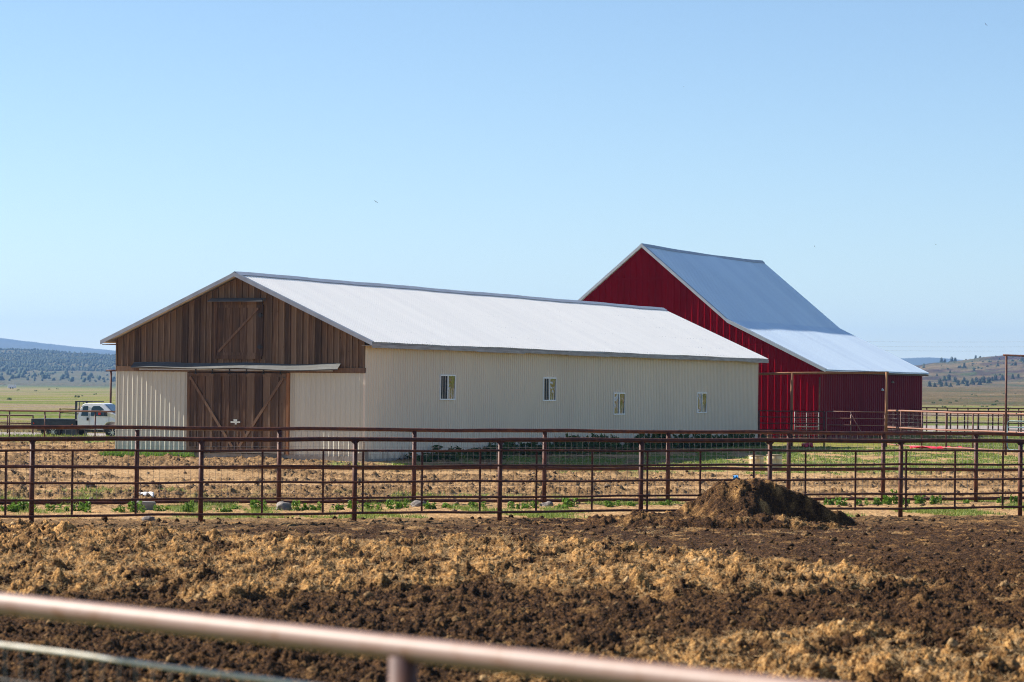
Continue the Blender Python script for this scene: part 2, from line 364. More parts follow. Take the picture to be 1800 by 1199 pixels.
bandA = band(AF, AN, XX, YY) * (1 - S(6.6, 8.4, XX - (52-YY)*.0)); bandB = band(BF, None, XX, YY, .5, .8) * S(-.9, .5, XX - (YY-30)*.0)
bandA[(YY > 60)] = 0
hay = np.clip(np.maximum(bandA, bandB) * (.58 + .9*fbm(XX*1.4, YY*.8, 3)) , 0, 1)
leftstraw = S(-5.2, -7.5, XX) * S(47.5, 50, YY) * (1 - S(55, 58, YY)); hay = np.maximum(hay, leftstraw * np.clip(.5 + .7*fbm(XX*2, YY, 3), 0, 1))
hay = np.maximum(hay, (.20 + .25*(YY > 55))*S(.0, .45, fbm(XX*2.3+9, YY*1.5, 4)) * (YY < 66))
yard = S(74, 76.5, YY + .6*wx) ; alley = S(65.6, 66.6, YY - .33*XX*1.12 + .4*wx + 3.6) ; fl = YY - (60.78 + (XX + 6.55)*.339)      # distance beyond the near pipe fence
alley = S(.1, .9, fl); yard = S(.2, 1.2, YY - (72.0 + XX*.31))
rowp = fbm(XX*.05 + 3, (YY - .1*XX)*.42, 3)
clodrow = S(.06, .24, rowp + .12*fbm(XX*.6, YY*.6, 3)) * yard * (1 - S(120, 135, YY)*(lx > 0))
bil = lambda f, a, sx=1: a*np.abs(fbm(XX*f*sx+2.2*f, YY*f+f, 1))
lump = np.abs(fbm(XX*2.6+5.7, YY*2.2+2.6, 1)); clod = bil(1.1, .13) + .25*lump + bil(6.1, .16) + bil(13.7, .12) + bil(27, .055) + .16*S(.10, .34, pn(XX*2.0+31, YY*1.7+9))*(.4+.6*np.abs(pn(XX*7, YY*6)))
hay = np.clip(hay*(.28 + 2.6*lump + 1.5*fbm(XX*.9+3, YY*.55, 4)), 0, 1)
rough = .32 + .68*np.maximum(np.maximum(bandA, bandB), .55*S(52, 44, YY)*(YY < 52)) ; rough = np.where(YY > 56, np.clip(rough, .28, .36), rough)
rough = rough*(1-alley) + .20*alley*(1-yard) + yard*(.15 + .75*clodrow)
calm = S(-1, 6, lx) * S(106, 110, YY) + S(0, 4, -lx) * (ly > -3) * (ly < 60) * 0
rough *= (1 - .75*np.clip(calm, 0, 1))
big = (np.clip(pn(XX*.9, YY*.7)*.11 + .03, 0, 1) + .055*S(.0, .5, pn(XX*1.5 + 8, YY*1.1 + 2)) + .05*S(.05, .45, pn(XX*3.1, YY*2.4 + 2))) * np.clip(bandA + bandB + .45*(YY < 47), 0, 1)
hp = heap(XX, YY)
rough = np.where(hp > .02, np.maximum(rough, .68), rough)
hay = np.where(hp > .05, np.clip(hay + .22*S(.1, .5, fbm(XX*1.8+20, YY*1.2, 3)), 0, 1), hay)
Z = base + clod*rough*.88 + big + hp
road_mask = 0
Z[:, 0] = Z[:, -1] = -.3; Z[0] = -.3; Z[-1] = -.25
tan = np.clip(alley * (1 - .55*clodrow) , 0, 1)
nearf = S(-4.2, -.4, fl) * (1 - alley) * S(1.0, -2, XX); tan = np.maximum(tan, .42*nearf)
tan = np.where(XX > 7.2, np.maximum(tan, .22*S(-5, -1, fl)*(1-alley)), tan)
gn = fbm(XX*.5, YY*.28, 4)
gdn = S(0, 1, lx - .2) * S(99, 104, YY + .05*lx*0) * .0
grs = np.zeros_like(XX)
grs = np.maximum(grs, alley*(1-yard)*S(.05, .45, gn)*.7)
grs = np.maximum(grs, S(.3, 1.2, lx)*S(104, 113, YY + 8*wx)*S(-.30, .40, gn + .08 + .5*fbm(XX*1.7, YY*.9, 3)))
grs = np.maximum(grs, S(133, 138, YY)*(lx < 0)*S(-.3, .2, gn))
grs = np.maximum(grs, S(78, 76, YY)*yard*.3*S(-.1, .3, gn))
near_ground = grid_mesh('ground', XX, YY, Z, M['ground'], attr=np.stack([hay, tan, grs], -1)); tag(near_ground, kind='structure')
def gz(x, y):                                                  # surface height at a point (looked up in the built ground)
    j = int(np.clip(np.searchsorted(rows, y), 1, len(rows)-1)); i = int(ci(x/y)); return float(Z[j, i])

# the meadow all round: one flat sheet with a hole where the detailed ground lies
mb = MB(); a, b = 21.3, 149.2; k = .716
outer = [(-30000, -3000), (30000, -3000), (30000, 30000), (-30000, 30000)]
inner = [(-k*a, a), (k*a, a), (k*b, b), (-k*b, b)]
mb.add([(x, y, -.06) for x, y in outer+inner], [(0, 1, 5, 4), (1, 2, 6, 5), (2, 3, 7, 6), (3, 0, 4, 7)])
tag(mb.build('field', M['field']), kind='structure')
pts = [(-140, 154), (-40, 158.5), (-18, 160), (-4, 172), (14, 200), (45, 244), (90, 268), (220, 290)]; mb = MB()
for i, (x, y) in enumerate(pts):
    x2, y2 = pts[min(i+1, len(pts)-1)]; x1, y1 = pts[max(i-1, 0)]; d = Vector((x2-x1, y2-y1)).normalized(); wd = 9.5 if i < 4 else 12
    mb.v += [(x + d.y*wd, y - d.x*wd, -.035), (x - d.y*wd, y + d.x*wd, -.035)]
mb.f = [(2*i, 2*i+1, 2*i+3, 2*i+2) for i in range(len(pts)-1)]
tag(mb.build('gravel_road', M['gravel']), kind='structure')

# ------------------------------------------------------------------ hills
def hill(name, u0, u1, y0, y1, nx, ny, fn, mat, mask=False):
    UU, Y = np.meshgrid(np.linspace(u0, u1, nx), np.linspace(y0, y1, ny)); X = UU*Y; H_ = fn(UU, X, Y)
    H_[0] = -2; H_[-1] = -2; H_[:, 0] = -2; H_[:, -1] = -2
    return tag(grid_mesh(name, X, Y, H_, mat, attr=np.repeat(ROCK['m'][:, :, None], 3, 2) if mask else None), kind='structure'), (X, Y, H_)
pxs = lambda px: (px - 900) / FPX
def topline(table, Yd):   # photo ridge heights turned into metres at that distance
    us = [pxs(a) for a, _ in table]; zs = [P(a, b, Yd).z for a, b in table]; return us, zs
lt = topline([(-1200, 585), (-500, 600), (0, 617), (60, 618), (120, 622), (200, 626), (400, 633), (700, 640), (1000, 650), (1500, 640)], 4300)
def f_left(U_, X, Y):
    t = np.clip((Y-2500)/1800, 0, 1.3); top = np.interp(U_, *lt)
    h = top * np.where(t < 1, .03 + .97*t**1.35, 1 - (t-1)*.9) + (fbm(X*.004, Y*.004, 4)*5 + fbm(X*.02, Y*.02, 3)*1.3)*S(.02, .4, t)
    return h + .5
ROCK = {}
hl_o, HL = hill('hills', -.6, .2, 2450, 4800, 420, 160, f_left, M['hill_left'])
mt = topline([(-1500, 560), (-700, 560), (-200, 574), (0, 594), (60, 601), (120, 608), (200, 616), (400, 625), (900, 645), (1300, 645), (1560, 632), (1600, 629), (1640, 628), (1700, 633), (1800, 640), (2400, 630)], 9000)
def f_mt(U_, X, Y):
    t = (Y-6500)/2500; top = np.interp(U_, *mt)
    return top * np.where(t < 1, np.clip(t, 0, 1)**.8, 1-(t-1)*.8) + fbm(X*.0012, Y*.0012, 5)*9*np.clip(t*(1.0-t)*4, 0, 1) + fbm(X*.03, Y*.03, 2)*2.2*np.clip(t, 0, 1)
hill('mountain', -.6, .6, 6500, 10500, 700, 90, f_mt, M['mountain'])
rt = topline([(1300, 690), (1500, 668), (1580, 655), (1612, 641), (1640, 636), (1690, 634), (1720, 629), (1760, 626), (1800, 625), (2000, 612), (2500, 600)], 3000)
def f_right(U_, X, Y):
    t = np.clip((Y-1450)/1550, 0, 1.4); top = np.interp(U_, *rt); side = S(.10, .135, U_)
    apron = 5.6*S(500, 1500, Y)*side
    w_ = t + .02*pn(X*.008, Y*.002); lf = np.clip(S(.158, .172, U_)*(.6 + 1.2*pn(X*.02, Y*.001)), 0, 1)
    st = lf*np.interp(w_, [0, .30, .44, .60, .612, .80, .975, .99, 1.03, 1.4], [0, .03, .12, .42, .58, .72, .84, .97, 1, .6]) + (1-lf)*np.interp(w_, [0, .30, .44, .60, .80, .97, .99, 1.03, 1.4], [0, .03, .12, .46, .70, .88, .97, 1, .6])
    r1 = lf*S(.590, .602, w_)*(1-S(.625, .655, w_))*S(-.35, .05, pn(X*.03, Y*.004)); r2 = S(.945, .965, w_)*(1-S(1.0, 1.03, w_))*S(-.15, .2, pn(X*.022+3, Y*.003)); r3 = S(.44, .5, w_)*(1-S(.74, .80, w_))*S(-.02, .22, fbm(X*.03, Y*.012, 4))*.8
    ROCK['m'] = np.clip(np.maximum(np.maximum(r1, r2), r3), 0, 1)
    return -.4 + apron + (top - 5.6)*st + (fbm(X*.006, Y*.006, 4)*4.2 + fbm(X*.03, Y*.03, 3)*1.6)*S(.25, .55, t) + fbm(X*.004+4, Y*.003, 3)*1.2*S(600, 1100, Y)*side
hr_o, HR = hill('rimrock_hill', .06, .45, 480, 3500, 700, 480, f_right, M['hill_right'], True)
# ------------------------------------------------------------------ junipers
def crown(n, seed, w=1.0, h=1.0):
    r = np.random.default_rng(seed); V = []; F = []
    for k in range(n):
        t = r.random()**.8; rad = (1-t)**.55 * (.55+.45*r.random()) * (.75+.25*math.sin(6*t+seed)); a = r.random()*6.283
        c = np.array([rad*math.cos(a)*w, rad*math.sin(a)*w, .12 + t*.88*h]); s_ = .16*(1.25-t)
        q = c + (r.random((4, 3))-.5)*2*s_*np.array([1, 1, .8]); i = len(V); V += list(q)
        F += [(i, i+1, i+2), (i, i+2, i+3), (i, i+3, i+1), (i+1, i+3, i+2)]
    return np.array(V), np.array(F)
def surf(HG, x, y):
    X, Y, H_ = HG; Ys = Y[:, 0]; j = int(np.clip(np.searchsorted(Ys, y), 1, len(Ys)-1)); u = x/y
    us = X[0]/Y[0]; i = int(np.clip(np.searchsorted(us, u), 1, len(us)-1)); return float(min(H_[j, i], H_[j-1, i-1]))
def blob(seed, amp=.35, sub=1):
    import bmesh
    r_ = np.random.default_rng(seed); bm = bmesh.new(); bmesh.ops.create_icosphere(bm, subdivisions=sub, radius=1)
    V = np.array([v.co[:] for v in bm.verts]); F = np.array([[v.index for v in f.verts] for f in bm.faces]); bm.free()
    V *= (1 + amp*r_.normal(size=(len(V), 1))).clip(.45, 1.7); V[:, 2] = (V[:, 2]+1)*.5; V[:, :2] *= (1.15-.55*V[:, 2:3]); return V, F
def woods(name, HG, spots, sizes, wide=.5):
    protos = [blob(s) for s in range(8)]; VV = []; FF = []; o = 0
    for (x, y), s_ in zip(spots, sizes):
        V, F = protos[random.randrange(8)]; a = random.random()*6.28; ca, sa = math.cos(a), math.sin(a)
        q = np.stack([V[:, 0]*ca - V[:, 1]*sa, V[:, 0]*sa + V[:, 1]*ca, V[:, 2]], 1) * np.array([s_*wide, s_*wide, s_])
        VV.append(q + np.array([x, y, surf(HG, x, y) - s_*.08])); FF.append(F+o); o += len(V)
    return tri_mesh(name, np.concatenate(VV), np.concatenate(FF), M['juniper'])
sp = []; sz = []
while len(sp) < 15000:
    u = random.uniform(-.30, -.09); y = random.uniform(2650, 4650); x = u*y; t = (y-2500)/1800
    n = float(fbm(np.array(x*.004), np.array(y*.003), 3)); d = .07 + .93*float(S(.42, .62, t + n*.40))
    d *= .35 + .9*float(S(-.3, .3, pn(np.array(x*.012), np.array(y*.008))))
    if random.random() < d: sp.append((x, y)); sz.append(random.uniform(2.2, 4.6) if t > .42 else random.choice((2.5, 3, 3.5, 5, 6)))
tag(woods('juniper_woodland', HL, sp, sz), 'blue green juniper wood covering the hillside left of the cream barn', 'woodland', kind='stuff')
sp = []; sz = []
for k in range(420):
    u = random.uniform(.12, .26); y = random.uniform(2500, 3150); sp.append((u*y, y)); sz.append(random.uniform(.8, 2.4))
tag(woods('shrub_scatter', HR, sp, sz, .7), 'small dark shrubs dotted over the rimrock hillside', 'shrubs', kind='stuff')
# single trees on the right hill
def juniper(name, seed):
    e = empty(name); V, F = crown(420, seed); V = V*np.array([2.7, 2.7, 5.0]); tri_mesh('crown', V, F, M['juniper'], e)
    MB().tube([(0, 0, -.6), (.05, 0, .6), (-.04, .05, 1.8)], [.28, .2, .1], 6).build('trunk', M['bark'], e, True); return e
jp = [juniper('juniper_tree', s) for s in (3, 8, 15)]; used = [False]*3
tree_px = [(1634, 680, 1.0), (1643, 682, .9), (1655, 680, .9), (1663, 679, .8), (1652, 676, 1.1), (1671, 681, .8), (1679, 674, 1.1), (1684, 678, 1.0), (1692, 676, .8), (1700, 679, 1.1), (1709, 677, 1.2), (1716, 673, 1.0), (1722, 677, 1.1), (1729, 674, 1.2), (1738, 675, 1.1), (1744, 670, .8), (1750, 670, 1.1), (1762, 668, 1.0), (1780, 667, .9), (1758, 664, .7), (1790, 664, .7), (1726, 669, .7), (1695, 671, .8), (1668, 669, 1.1), (1660, 671, 1.0)]
tree_top = [(1655, 637, .8), (1661, 637, .6), (1673, 635, .9), (1679, 634, .7), (1695, 648, 1.0), (1715, 629, .6), (1754, 645, .7), (1785, 643, .7), (1797, 636, .8), (1712, 652, .6), (1670, 657, .6), (1647, 661, .5)]
def on_surface(HG, px, py, ylo, yhi):
    best = None
    for y in np.arange(ylo, yhi, 12):
        p = P(px, py, y); d = abs(p.z - surf(HG, p.x, y))
        if best is None or d < best[0]: best = (d, p.x, float(y))
    return best[1], best[2]
tree_px.sort(); tree_top.sort()
def nth0(i): return ['first', 'second', 'third', 'fourth', 'fifth', 'sixth', 'seventh', 'eighth', 'ninth', 'tenth', 'eleventh', 'twelfth', 'thirteenth', 'fourteenth', 'fifteenth', 'sixteenth', 'seventeenth', 'eighteenth', 'nineteenth', 'twentieth', 'twenty-first', 'twenty-second', 'twenty-third', 'twenty-fourth', 'twenty-fifth'][i]
for i, (px, py, s_) in enumerate(tree_px + tree_top):
    x, y = on_surface(HR, px, py, 1700, 3150 if i < len(tree_px) else 3250); j = i % 3
    o = jp[j] if not used[j] else copy_tree(jp[j]); used[j] = True
    o.location = (x, y, surf(HR, x, y) - .2); s2 = s_*y/2350*1.05; o.scale = (s2*random.uniform(.85, 1.2), s2, s2); o.rotation_euler.z = random.random()*6
    if i < len(tree_px): tag(o, 'dark green juniper, ' + nth0(i) + ' from the left in the tree line below the rimrock hill', 'tree', 'junipers along the foot of the rimrock hill')
    else: tag(o, 'small lone juniper, ' + nth0(i-len(tree_px)) + ' from the left among those scattered high on the rimrock hill', 'tree', 'junipers scattered high on the rimrock hill')

# ------------------------------------------------------------------ sheets: ribbed siding and roofing
def profile(a, b, pitch, w0, w1, d, start=.5):
    out = [(a, 0)]; x = a + pitch*start
    while x + w0/2 < b:
        out += [(x - w0/2, 0), (x - w1/2, d), (x + w1/2, d), (x + w0/2, 0)]; x += pitch
    return out + [(b, 0)]
def wall_sheet(mb, prof, place, z0, ztop):
    """place(t, d, z) -> point; ztop(t) top height"""
    n = len(prof); vs = []
    for t, d in prof: vs += [place(t, d, z0), place(t, d, ztop(t))]
    mb.add(vs, [(2*i, 2*i+2, 2*i+3, 2*i+1) for i in range(n-1)]); return mb
def roof_sheet(mb, prof, path, sag, yscale=None):
    n = len(prof); m = len(path); vs = []
    for t, d in prof:
        for j, (x, z) in enumerate(path):
            y = t if yscale is None else prof[0][0] + (t - prof[0][0])*yscale[j]
            vs.append((x, y, z + d + sag(y, j)))
    fs = [(i*m+j, i*m+j+1, (i+1)*m+j+1, (i+1)*m+j) for i in range(n-1) for j in range(m-1)]
    mb.add(vs, fs); return mb
def slab(mb, path, y0, y1, t0, t1, yscale=None, off=0):      # a strip following a roof path between two y, from t0 below to t1
    for j in range(len(path)-1):
        (xa, za), (xb, zb) = path[j], path[j+1]
        ya = y1 if yscale is None else y0 + (y1-y0)*yscale[j]; yb = y1 if yscale is None else y0 + (y1-y0)*yscale[j+1]
        V = [(xa, y0, za-t0), (xb, y0, zb-t0), (xb, yb, zb-t0), (xa, ya, za-t0), (xa, y0, za-t1), (xb, y0, zb-t1), (xb, yb, zb-t1), (xa, ya, za-t1)]
        mb.add(V, [(0, 3, 2, 1), (4, 5, 6, 7), (0, 1, 5, 4), (1, 2, 6, 5), (2, 3, 7, 6), (3, 0, 4, 7)])
    return mb

# ------------------------------------------------------------------ cream barn
W, LEN, EAVE, PEAK = 11.12, 46.80, 4.62, 7.31
xr = -W/2
barn = empty('barn', (OC.x, OC.y, 0), -TH)
tag(barn, 'long low cream metal barn with a weathered wooden gable and a white roof', 'barn')
slope = (PEAK-EAVE)/(W/2 + .5)
rz = lambda x: PEAK - abs(x-xr)*slope                         # roof top surface
sag = lambda y, j=0: .010*math.sin(y*.55+j) + .005*math.sin(y*1.7)
uz = lambda x: rz(x) - .13
f = MB().box(-W-.03, .03, -.03, .20, -.5, .24); f.box(-.20, .03, .20, LEN, -.5, .12); f.box(-W-.03, -W+.2, .2, LEN, -.5, .2)
f.build('foundation', M['concrete'], barn)
fr = lambda t, d, z: (t, -d, z)
mbl = MB(); wall_sheet(mbl, profile(-W, -7.80, .2155, .115, .022, .032, .6), fr, .24, lambda t: 3.43); mbl.box(-W-.012, -W+.05, -.035, .05, .24, 3.43)
p1 = mbl.build('siding_panel', M['cream'], barn)
mbr = MB(); wall_sheet(mbr, profile(-3.30, 0, .2155, .115, .022, .032, .3), fr, .18, lambda t: 3.43); mbr.build('siding_panel', M['cream'], barn)
s_ = MB(); wall_sheet(s_, profile(0, LEN, .2155, .085, .04, .032), lambda t, d, z: (d, t, z), .10, lambda t: 4.52); s_.box(-.06, .032, -.034, .06, .12, 3.45); s_.box(-.02, .03, LEN-.03, LEN+.02, .12, 4.5)
s_.build('side_wall', M['cream_side'], barn)
sc_ = MB()
for zz in (.75, 1.62, 2.5, 3.6):
    y = .10
    while y < LEN-.1:
        if abs((y % .862)) < .2 or True: sc_.box(.0, .008, y-.008, y+.008, zz-.008, zz+.008)
        y += .2155
for zz in (.6, 1.55, 2.5):
    for t in np.arange(-W+.2, -7.85, .2155): sc_.box(t-.008, t+.008, -.008, 0, zz-.008, zz+.008)
    for t in np.arange(-3.2, -.05, .2155): sc_.box(t-.008, t+.008, -.008, 0, zz-.008, zz+.008)
tag(sc_.build('screw', M['trim_grey'], barn), kind='stuff')
MB().box(-W, -W+.02, .05, LEN, .2, 4.5).box(-W, 0, LEN, LEN+.02, 0, 4.5).build('back_wall', M['cream_side'], barn)
mb = MB(); mb.prism([(-W, LEN+.001, 4.5), (0, LEN+.001, 4.5), (xr, LEN+.001, PEAK-.15)], (0, 0, 0), (0, .02, 0)); mb.build('rear_gable', M['cream_side'], barn)
# broken corner foot of the barn
cr = MB(); cr.box(-.05, .04, -.048, -.037, .18, .80, Matrix.Rotation(R(3), 3, 'Y')); cr.box(-.28, .05, -.052, -.036, .10, .36, Matrix.Rotation(R(-6), 3, 'Y')); cr.box(.034, .046, -.05, .28, .05, .45, Matrix.Rotation(R(4), 3, 'X')); cr.build('rotten_corner', M['wood_grey'], barn)
# wooden gable: boards and battens
g = MB(); x = -W
while x < -.001:
    x2 = min(x+.27, 0); dj = random.uniform(0, .006); zb = 3.64
    for xa, xb in ([(x, x2)] if not (x < xr < x2) else [(x, xr), (xr, x2)]):
        g.prism([(xa+.002, .03, zb), (xb-.002, .03, zb), (xb-.002, .03, uz(xb)), (xa+.002, .03, uz(xa))], (0, 0, 0), (0, -.03-dj, 0))
    x += .27
x = -W
gb = MB(); k = 0
while x < .001:
    if not (-6.80 < x < -4.30): zt = uz(x) - .01; gb.box(x-.03+random.uniform(-.006, .006), x+.03, -.05-random.uniform(0, .01), -.002, 3.64, zt)
    else: gb.box(x-.028, x+.028, -.036, -.002, 6.32, uz(x)-.01); gb.box(x-.028, x+.028, -.036, -.002, 3.64, 3.92)
    x += .27
g.build('gable_boards', M['wood'], barn); gb.build('gable_battens', M['wood_batten'], barn)
MB().box(-W-.02, .02, -.05, .02, 3.43, 3.635).build('header_beam', M['wood_trim'], barn)
# sliding doors
def leaf(x0, x1, sgn):
    d = MB(); n = 6; wdt = (x1-x0)/n
    for i in range(n): d.box(x0+i*wdt+.003, x0+(i+1)*wdt-.003, -.10-random.uniform(0, .006), -.07, .42, 3.36)
    o = d.build('door', M['wood_door'], barn)
    b = MB()
    for i in range(1, n): b.box(x0+i*wdt-.045, x0+i*wdt+.045, -.150, -.105, .46, 3.26)
    b.build('batten', M['wood_door'], o)
    t = MB(); t.box(x0, x1, -.14, -.107, 3.26, 3.40); t.box(x0, x1, -.14, -.107, .34, .47)
    t.box(x0, x0+.10, -.135, -.107, .47, 3.26); t.box(x1-.10, x1, -.135, -.107, .47, 3.26); t.build('door_frame', M['wood_door'], o)
    xa, xb = (x0+.10, x1-.14) if sgn > 0 else (x1-.10, x0+.14)
    dv = Vector((xb-xa, 0, .5-3.24)); nv = Vector((-dv.z, 0, dv.x)).normalized()*.055
    A = Vector((xa, -.142, 3.24)); B = Vector((xb, -.142, .5))
    MB().prism([A-nv, B-nv, B+nv, A+nv], (0, 0, 0), (0, -.03, 0)).build('brace', M['wood_trim'], o)
    return o
leaf(-7.76, -5.575, 1); leaf(-5.555, -3.37, -1)
MB().box(-3.345, -3.235, -.15, .01, .22, 3.42).build('door_post', M['wood_orange'], barn)
MB().box(-7.83, -7.775, -.07, .01, .24, 3.42).build('door_post', M['wood_trim'], barn)
MB().box(-7.65, -3.40, -.17, -.05, .27, .335, ).build('sill_board', M['wood_grey'], barn)
l = MB(); l.box(-5.78, -5.35, -.185, -.15, 1.44, 1.50); l.box(-5.64, -5.48, -.20, -.16, 1.50, 1.58); l.box(-5.58, -5.50, -.2, -.16, 1.38, 1.44); l.build('latch', M['chrome'], barn)
MB().box(-10.0, -1.35, -.13, -.085, 3.49, 3.545).build('door_track', M['trim_light'], barn)
h_ = MB()
for i, x in enumerate(np.linspace(-7.4, -3.6, 6)): MB().box(x-.02, x+.02, -.17, -.151, 3.38, 3.56).box(x-.05, x+.05, -.18, -.155, 3.35, 3.39).build('door_hanger', M['black'], barn)
aw = MB(); N = 40; V = []
for i in range(N+1):
    x = -10.28 + (10.28-1.02)*i/N; zz = 3.70 + .02*math.sin(i*.35) + (.0 if i < 22 else -.02*math.sin((i-22)*.18)); fw = .27 + (.02*math.sin(i*.5))
    fz = .20 + (.03 if i > 22 else 0)
    V += [(x, -.05, zz+.08), (x, -.05-fw, zz-fz*.6), (x, -.05-fw+.01, zz-fz*.6-(.015 if i < 22 else .04))]
aw.add(V, [(3*i+j, 3*i+3+j, 3*i+4+j, 3*i+1+j) for i in range(N) for j in range(2)])
o = aw.build('door_awning', M['awning_dark'], barn); sol = o.modifiers.new('t', 'SOLIDIFY'); sol.thickness = .012
# loft door
ld = MB()
for i in range(6):
    xa = -6.50 + i*.322; ld.box(xa+.003, xa+.319, -.062-random.uniform(0, .005), -.03, 4.08, 6.08)
lo = ld.build('loft_door', M['wood_door'], barn)
b = MB()
for i in range(1, 6): b.box(-6.50+i*.322-.03, -6.50+i*.322+.03, -.088, -.066, 4.20, 5.96)
b.build('batten', M['wood_door'], lo)
t = MB(); t.box(-6.62, -4.50, -.10, -.03, 6.08, 6.20); t.box(-6.62, -4.50, -.10, -.03, 3.95, 4.08); t.box(-6.62, -6.51, -.1, -.03, 4.08, 6.08); t.box(-4.56, -4.45, -.1, -.03, 4.08, 6.08)
t.box(-6.50, -4.57, -.09, -.067, 5.96, 6.075); t.box(-6.50, -4.57, -.09, -.067, 4.085, 4.20); t.build('door_frame', M['wood_door'], lo)
A = Vector((-6.42, -.092, 4.22)); B = Vector((-4.66, -.092, 5.94)); nv = Vector((-(B-A).z, 0, (B-A).x)).normalized()*.045
MB().prism([A-nv, B-nv, B+nv, A+nv], (0, 0, 0), (0, -.025, 0)).build('brace', M['wood_trim'], lo)
for zz in (5.66, 4.42): MB().box(-4.66, -4.44, -.135, -.105, zz-.04, zz+.04).box(-4.60, -4.50, -.15, -.105, zz-.085, zz+.085).build('hinge', M['black'], lo)
MB().prism([(-6.80, -.04, 6.34), (-6.80, -.36, 6.22), (-6.80, -.36, 6.19), (-6.80, -.04, 6.25)], (0, 0, 0), (2.45, 0, 0)).build('loft_awning', M['awning_dark'], barn)
# roof
roof_y0, roof_y1 = -.42, LEN+.35
sc2 = MB()
for fr_x in (.35, 1.5, 2.7, 3.9, 5.0, 5.9):
    y = -.3
    while y < LEN+.3:
        if random.random() < .8: xx_ = xr + fr_x; zz_ = rz(xx_) + sag(y) + .004; sc2.box(xx_-.011, xx_+.011, y-.011, y+.011, zz_, zz_+.014)
        y += .457
tag(sc2.build('roof_screw', M['trim_grey'], barn), kind='stuff')

prof = profile(roof_y0, roof_y1, .2286, .06, .03, .02)
for sgn in (1, -1):
    path = [(xr, PEAK), (xr + sgn*(W/2+.5), EAVE)]
    mb = roof_sheet(MB(), prof, path, sag); slab(mb, path, roof_y0, roof_y1, .045, .07); mb.build('roof', M['roof_white'], barn)
rk = MB()
for sgn in (1, -1):
    xe = xr + sgn*(W/2+.51)
    rk.prism([(xr, 0, PEAK+.03), (xe, 0, EAVE+.03), (xe, 0, EAVE-.13), (xr, 0, PEAK-.135)], (0, roof_y0-.03, 0), (0, .028, 0))
    rk.prism([(xr, 0, PEAK+.035), (xe, 0, EAVE+.035), (xe, 0, EAVE+.026), (xr, 0, PEAK+.026)], (0, roof_y0, 0), (0, .16, 0))
rk.build('rake_trim', M['trim_grey'], barn)
fa = MB(); y = roof_y0+.02
while y < roof_y1-.1:
    y2 = min(y+4.9, roof_y1-.02); fa.box(.47, .50, y, y2-.01, EAVE-.20+random.uniform(-.012, .012)+sag(y), EAVE-.03+sag((y+y2)/2)); y = y2
fa.build('eave_fascia', M['fascia'], barn)
MB().box(0.03, .47, roof_y0+.03, roof_y1-.03, EAVE-.14, EAVE-.11).build('soffit', M['wood_grey'], barn)
MB().box(-W-.47, -W-.03, roof_y0+.03, roof_y1-.03, EAVE-.14, EAVE-.11).build('soffit', M['wood_trim'], barn)
rc = MB(); V = []; n = int(LEN/.11)
for i in range(n+1):
    y = roof_y0 + (roof_y1-roof_y0)*i/n; s2 = sag(y); e = .012 if i % 2 else 0
    V += [(xr-.24-e, y, PEAK-.24*slope+.035+s2), (xr, y, PEAK+.07+s2), (xr+.24+e, y, PEAK-.24*slope+.035+s2)]
rc.add(V, [(3*i+j, 3*i+3+j, 3*i+4+j, 3*i+1+j) for i in range(n) for j in range(2)]); rc.build('ridge_cap', M['trim_light'], barn)
# windows of the long wall
for k_, (y0, y1, z0, z1) in enumerate(((6.72, 8.18, 2.40, 3.44), (17.38, 18.86, 2.36, 3.41), (25.82, 27.28, 1.72, 2.76), (37.24, 38.68, 1.76, 2.80))):
    fm = MB(); t_ = .055; X0, X1 = .0, .060
    fm.box(X0, X1, y0, y1, z0, z0+t_); fm.box(X0, X1, y0, y1, z1-t_, z1); fm.box(X0, X1, y0, y0+t_, z0+t_, z1-t_); fm.box(X0, X1, y1-t_, y1, z0+t_, z1-t_)
    ym = (y0+y1)/2; fm.box(X0, X1-.004, ym-.045, ym+.045, z0+t_, z1-t_)
    fo = fm.build('window', M['white_paint'], barn)
    MB().box(.024, .030, y0+t_, ym-.045, z0+t_, z1-t_).build('pane', M['dark_opening'] if k_ < 2 else M['glass'], fo)
    rt_ = Matrix.Rotation(R(2.2), 3, 'Y')
    MB().box(.026, .034, ym+.045, y1-t_, z0+t_, z1-t_, rt_).build('pane', M['glass'], fo)

# ------------------------------------------------------------------ red barn
OR_ = G(1440, 775)
rb = empty('barn', (OR_.x, OR_.y, 0), -TH)
tag(rb, 'tall red metal barn with a steep pale roof standing behind the cream barn', 'barn')
pk, br, ev = (-11.2, 11.68), (-5.70, 7.13), (.46, 4.20); mir = lambda p: (2*pk[0]-p[0], p[1])
L2 = 22.4; ys = [1.0, 1.0, 1.0]
def rz2(x):
    x = abs(x - pk[0]); return float(np.interp(x, [0, br[0]-pk[0], ev[0]-pk[0]], [pk[1], br[1], ev[1]]))
XL = 2*pk[0]
fw = MB(); wall_sheet(fw, profile(XL, 0, .405, .17, .04, .05, .5), fr, 0, lambda t: rz2(t)-.1)
fw.build('front_wall', M['red_front'], rb)
MB().box(pk[0]-1.9, pk[0]+2.05, -.05, -.0, 9.55, 9.66).build('trim_board', M['red_front'], rb); MB().box(-7.2, -2.6, -.045, 0, 5.62, 5.70).build('trim_board', M['red_front'], rb)
sw = MB(); wall_sheet(sw, profile(0, L2, .45, .26, .12, .10), lambda t, d, z: (d, t, z), 0, lambda t: 4.02); sw.build('side_wall', M['red_side'], rb)
MB().box(-.04, .035, -.07, .04, 0, 3.75).build('corner_post', M['pipe'], rb)
bw = MB(); bw.add([(XL, L2, 0), (0, L2, 0), (0, L2, 3.9), (br[0], L2, br[1]-.1), (pk[0], L2, pk[1]-.1), (mir(br)[0], L2, br[1]-.1), (XL, L2, 3.9)], [tuple(range(7))[::-1]])
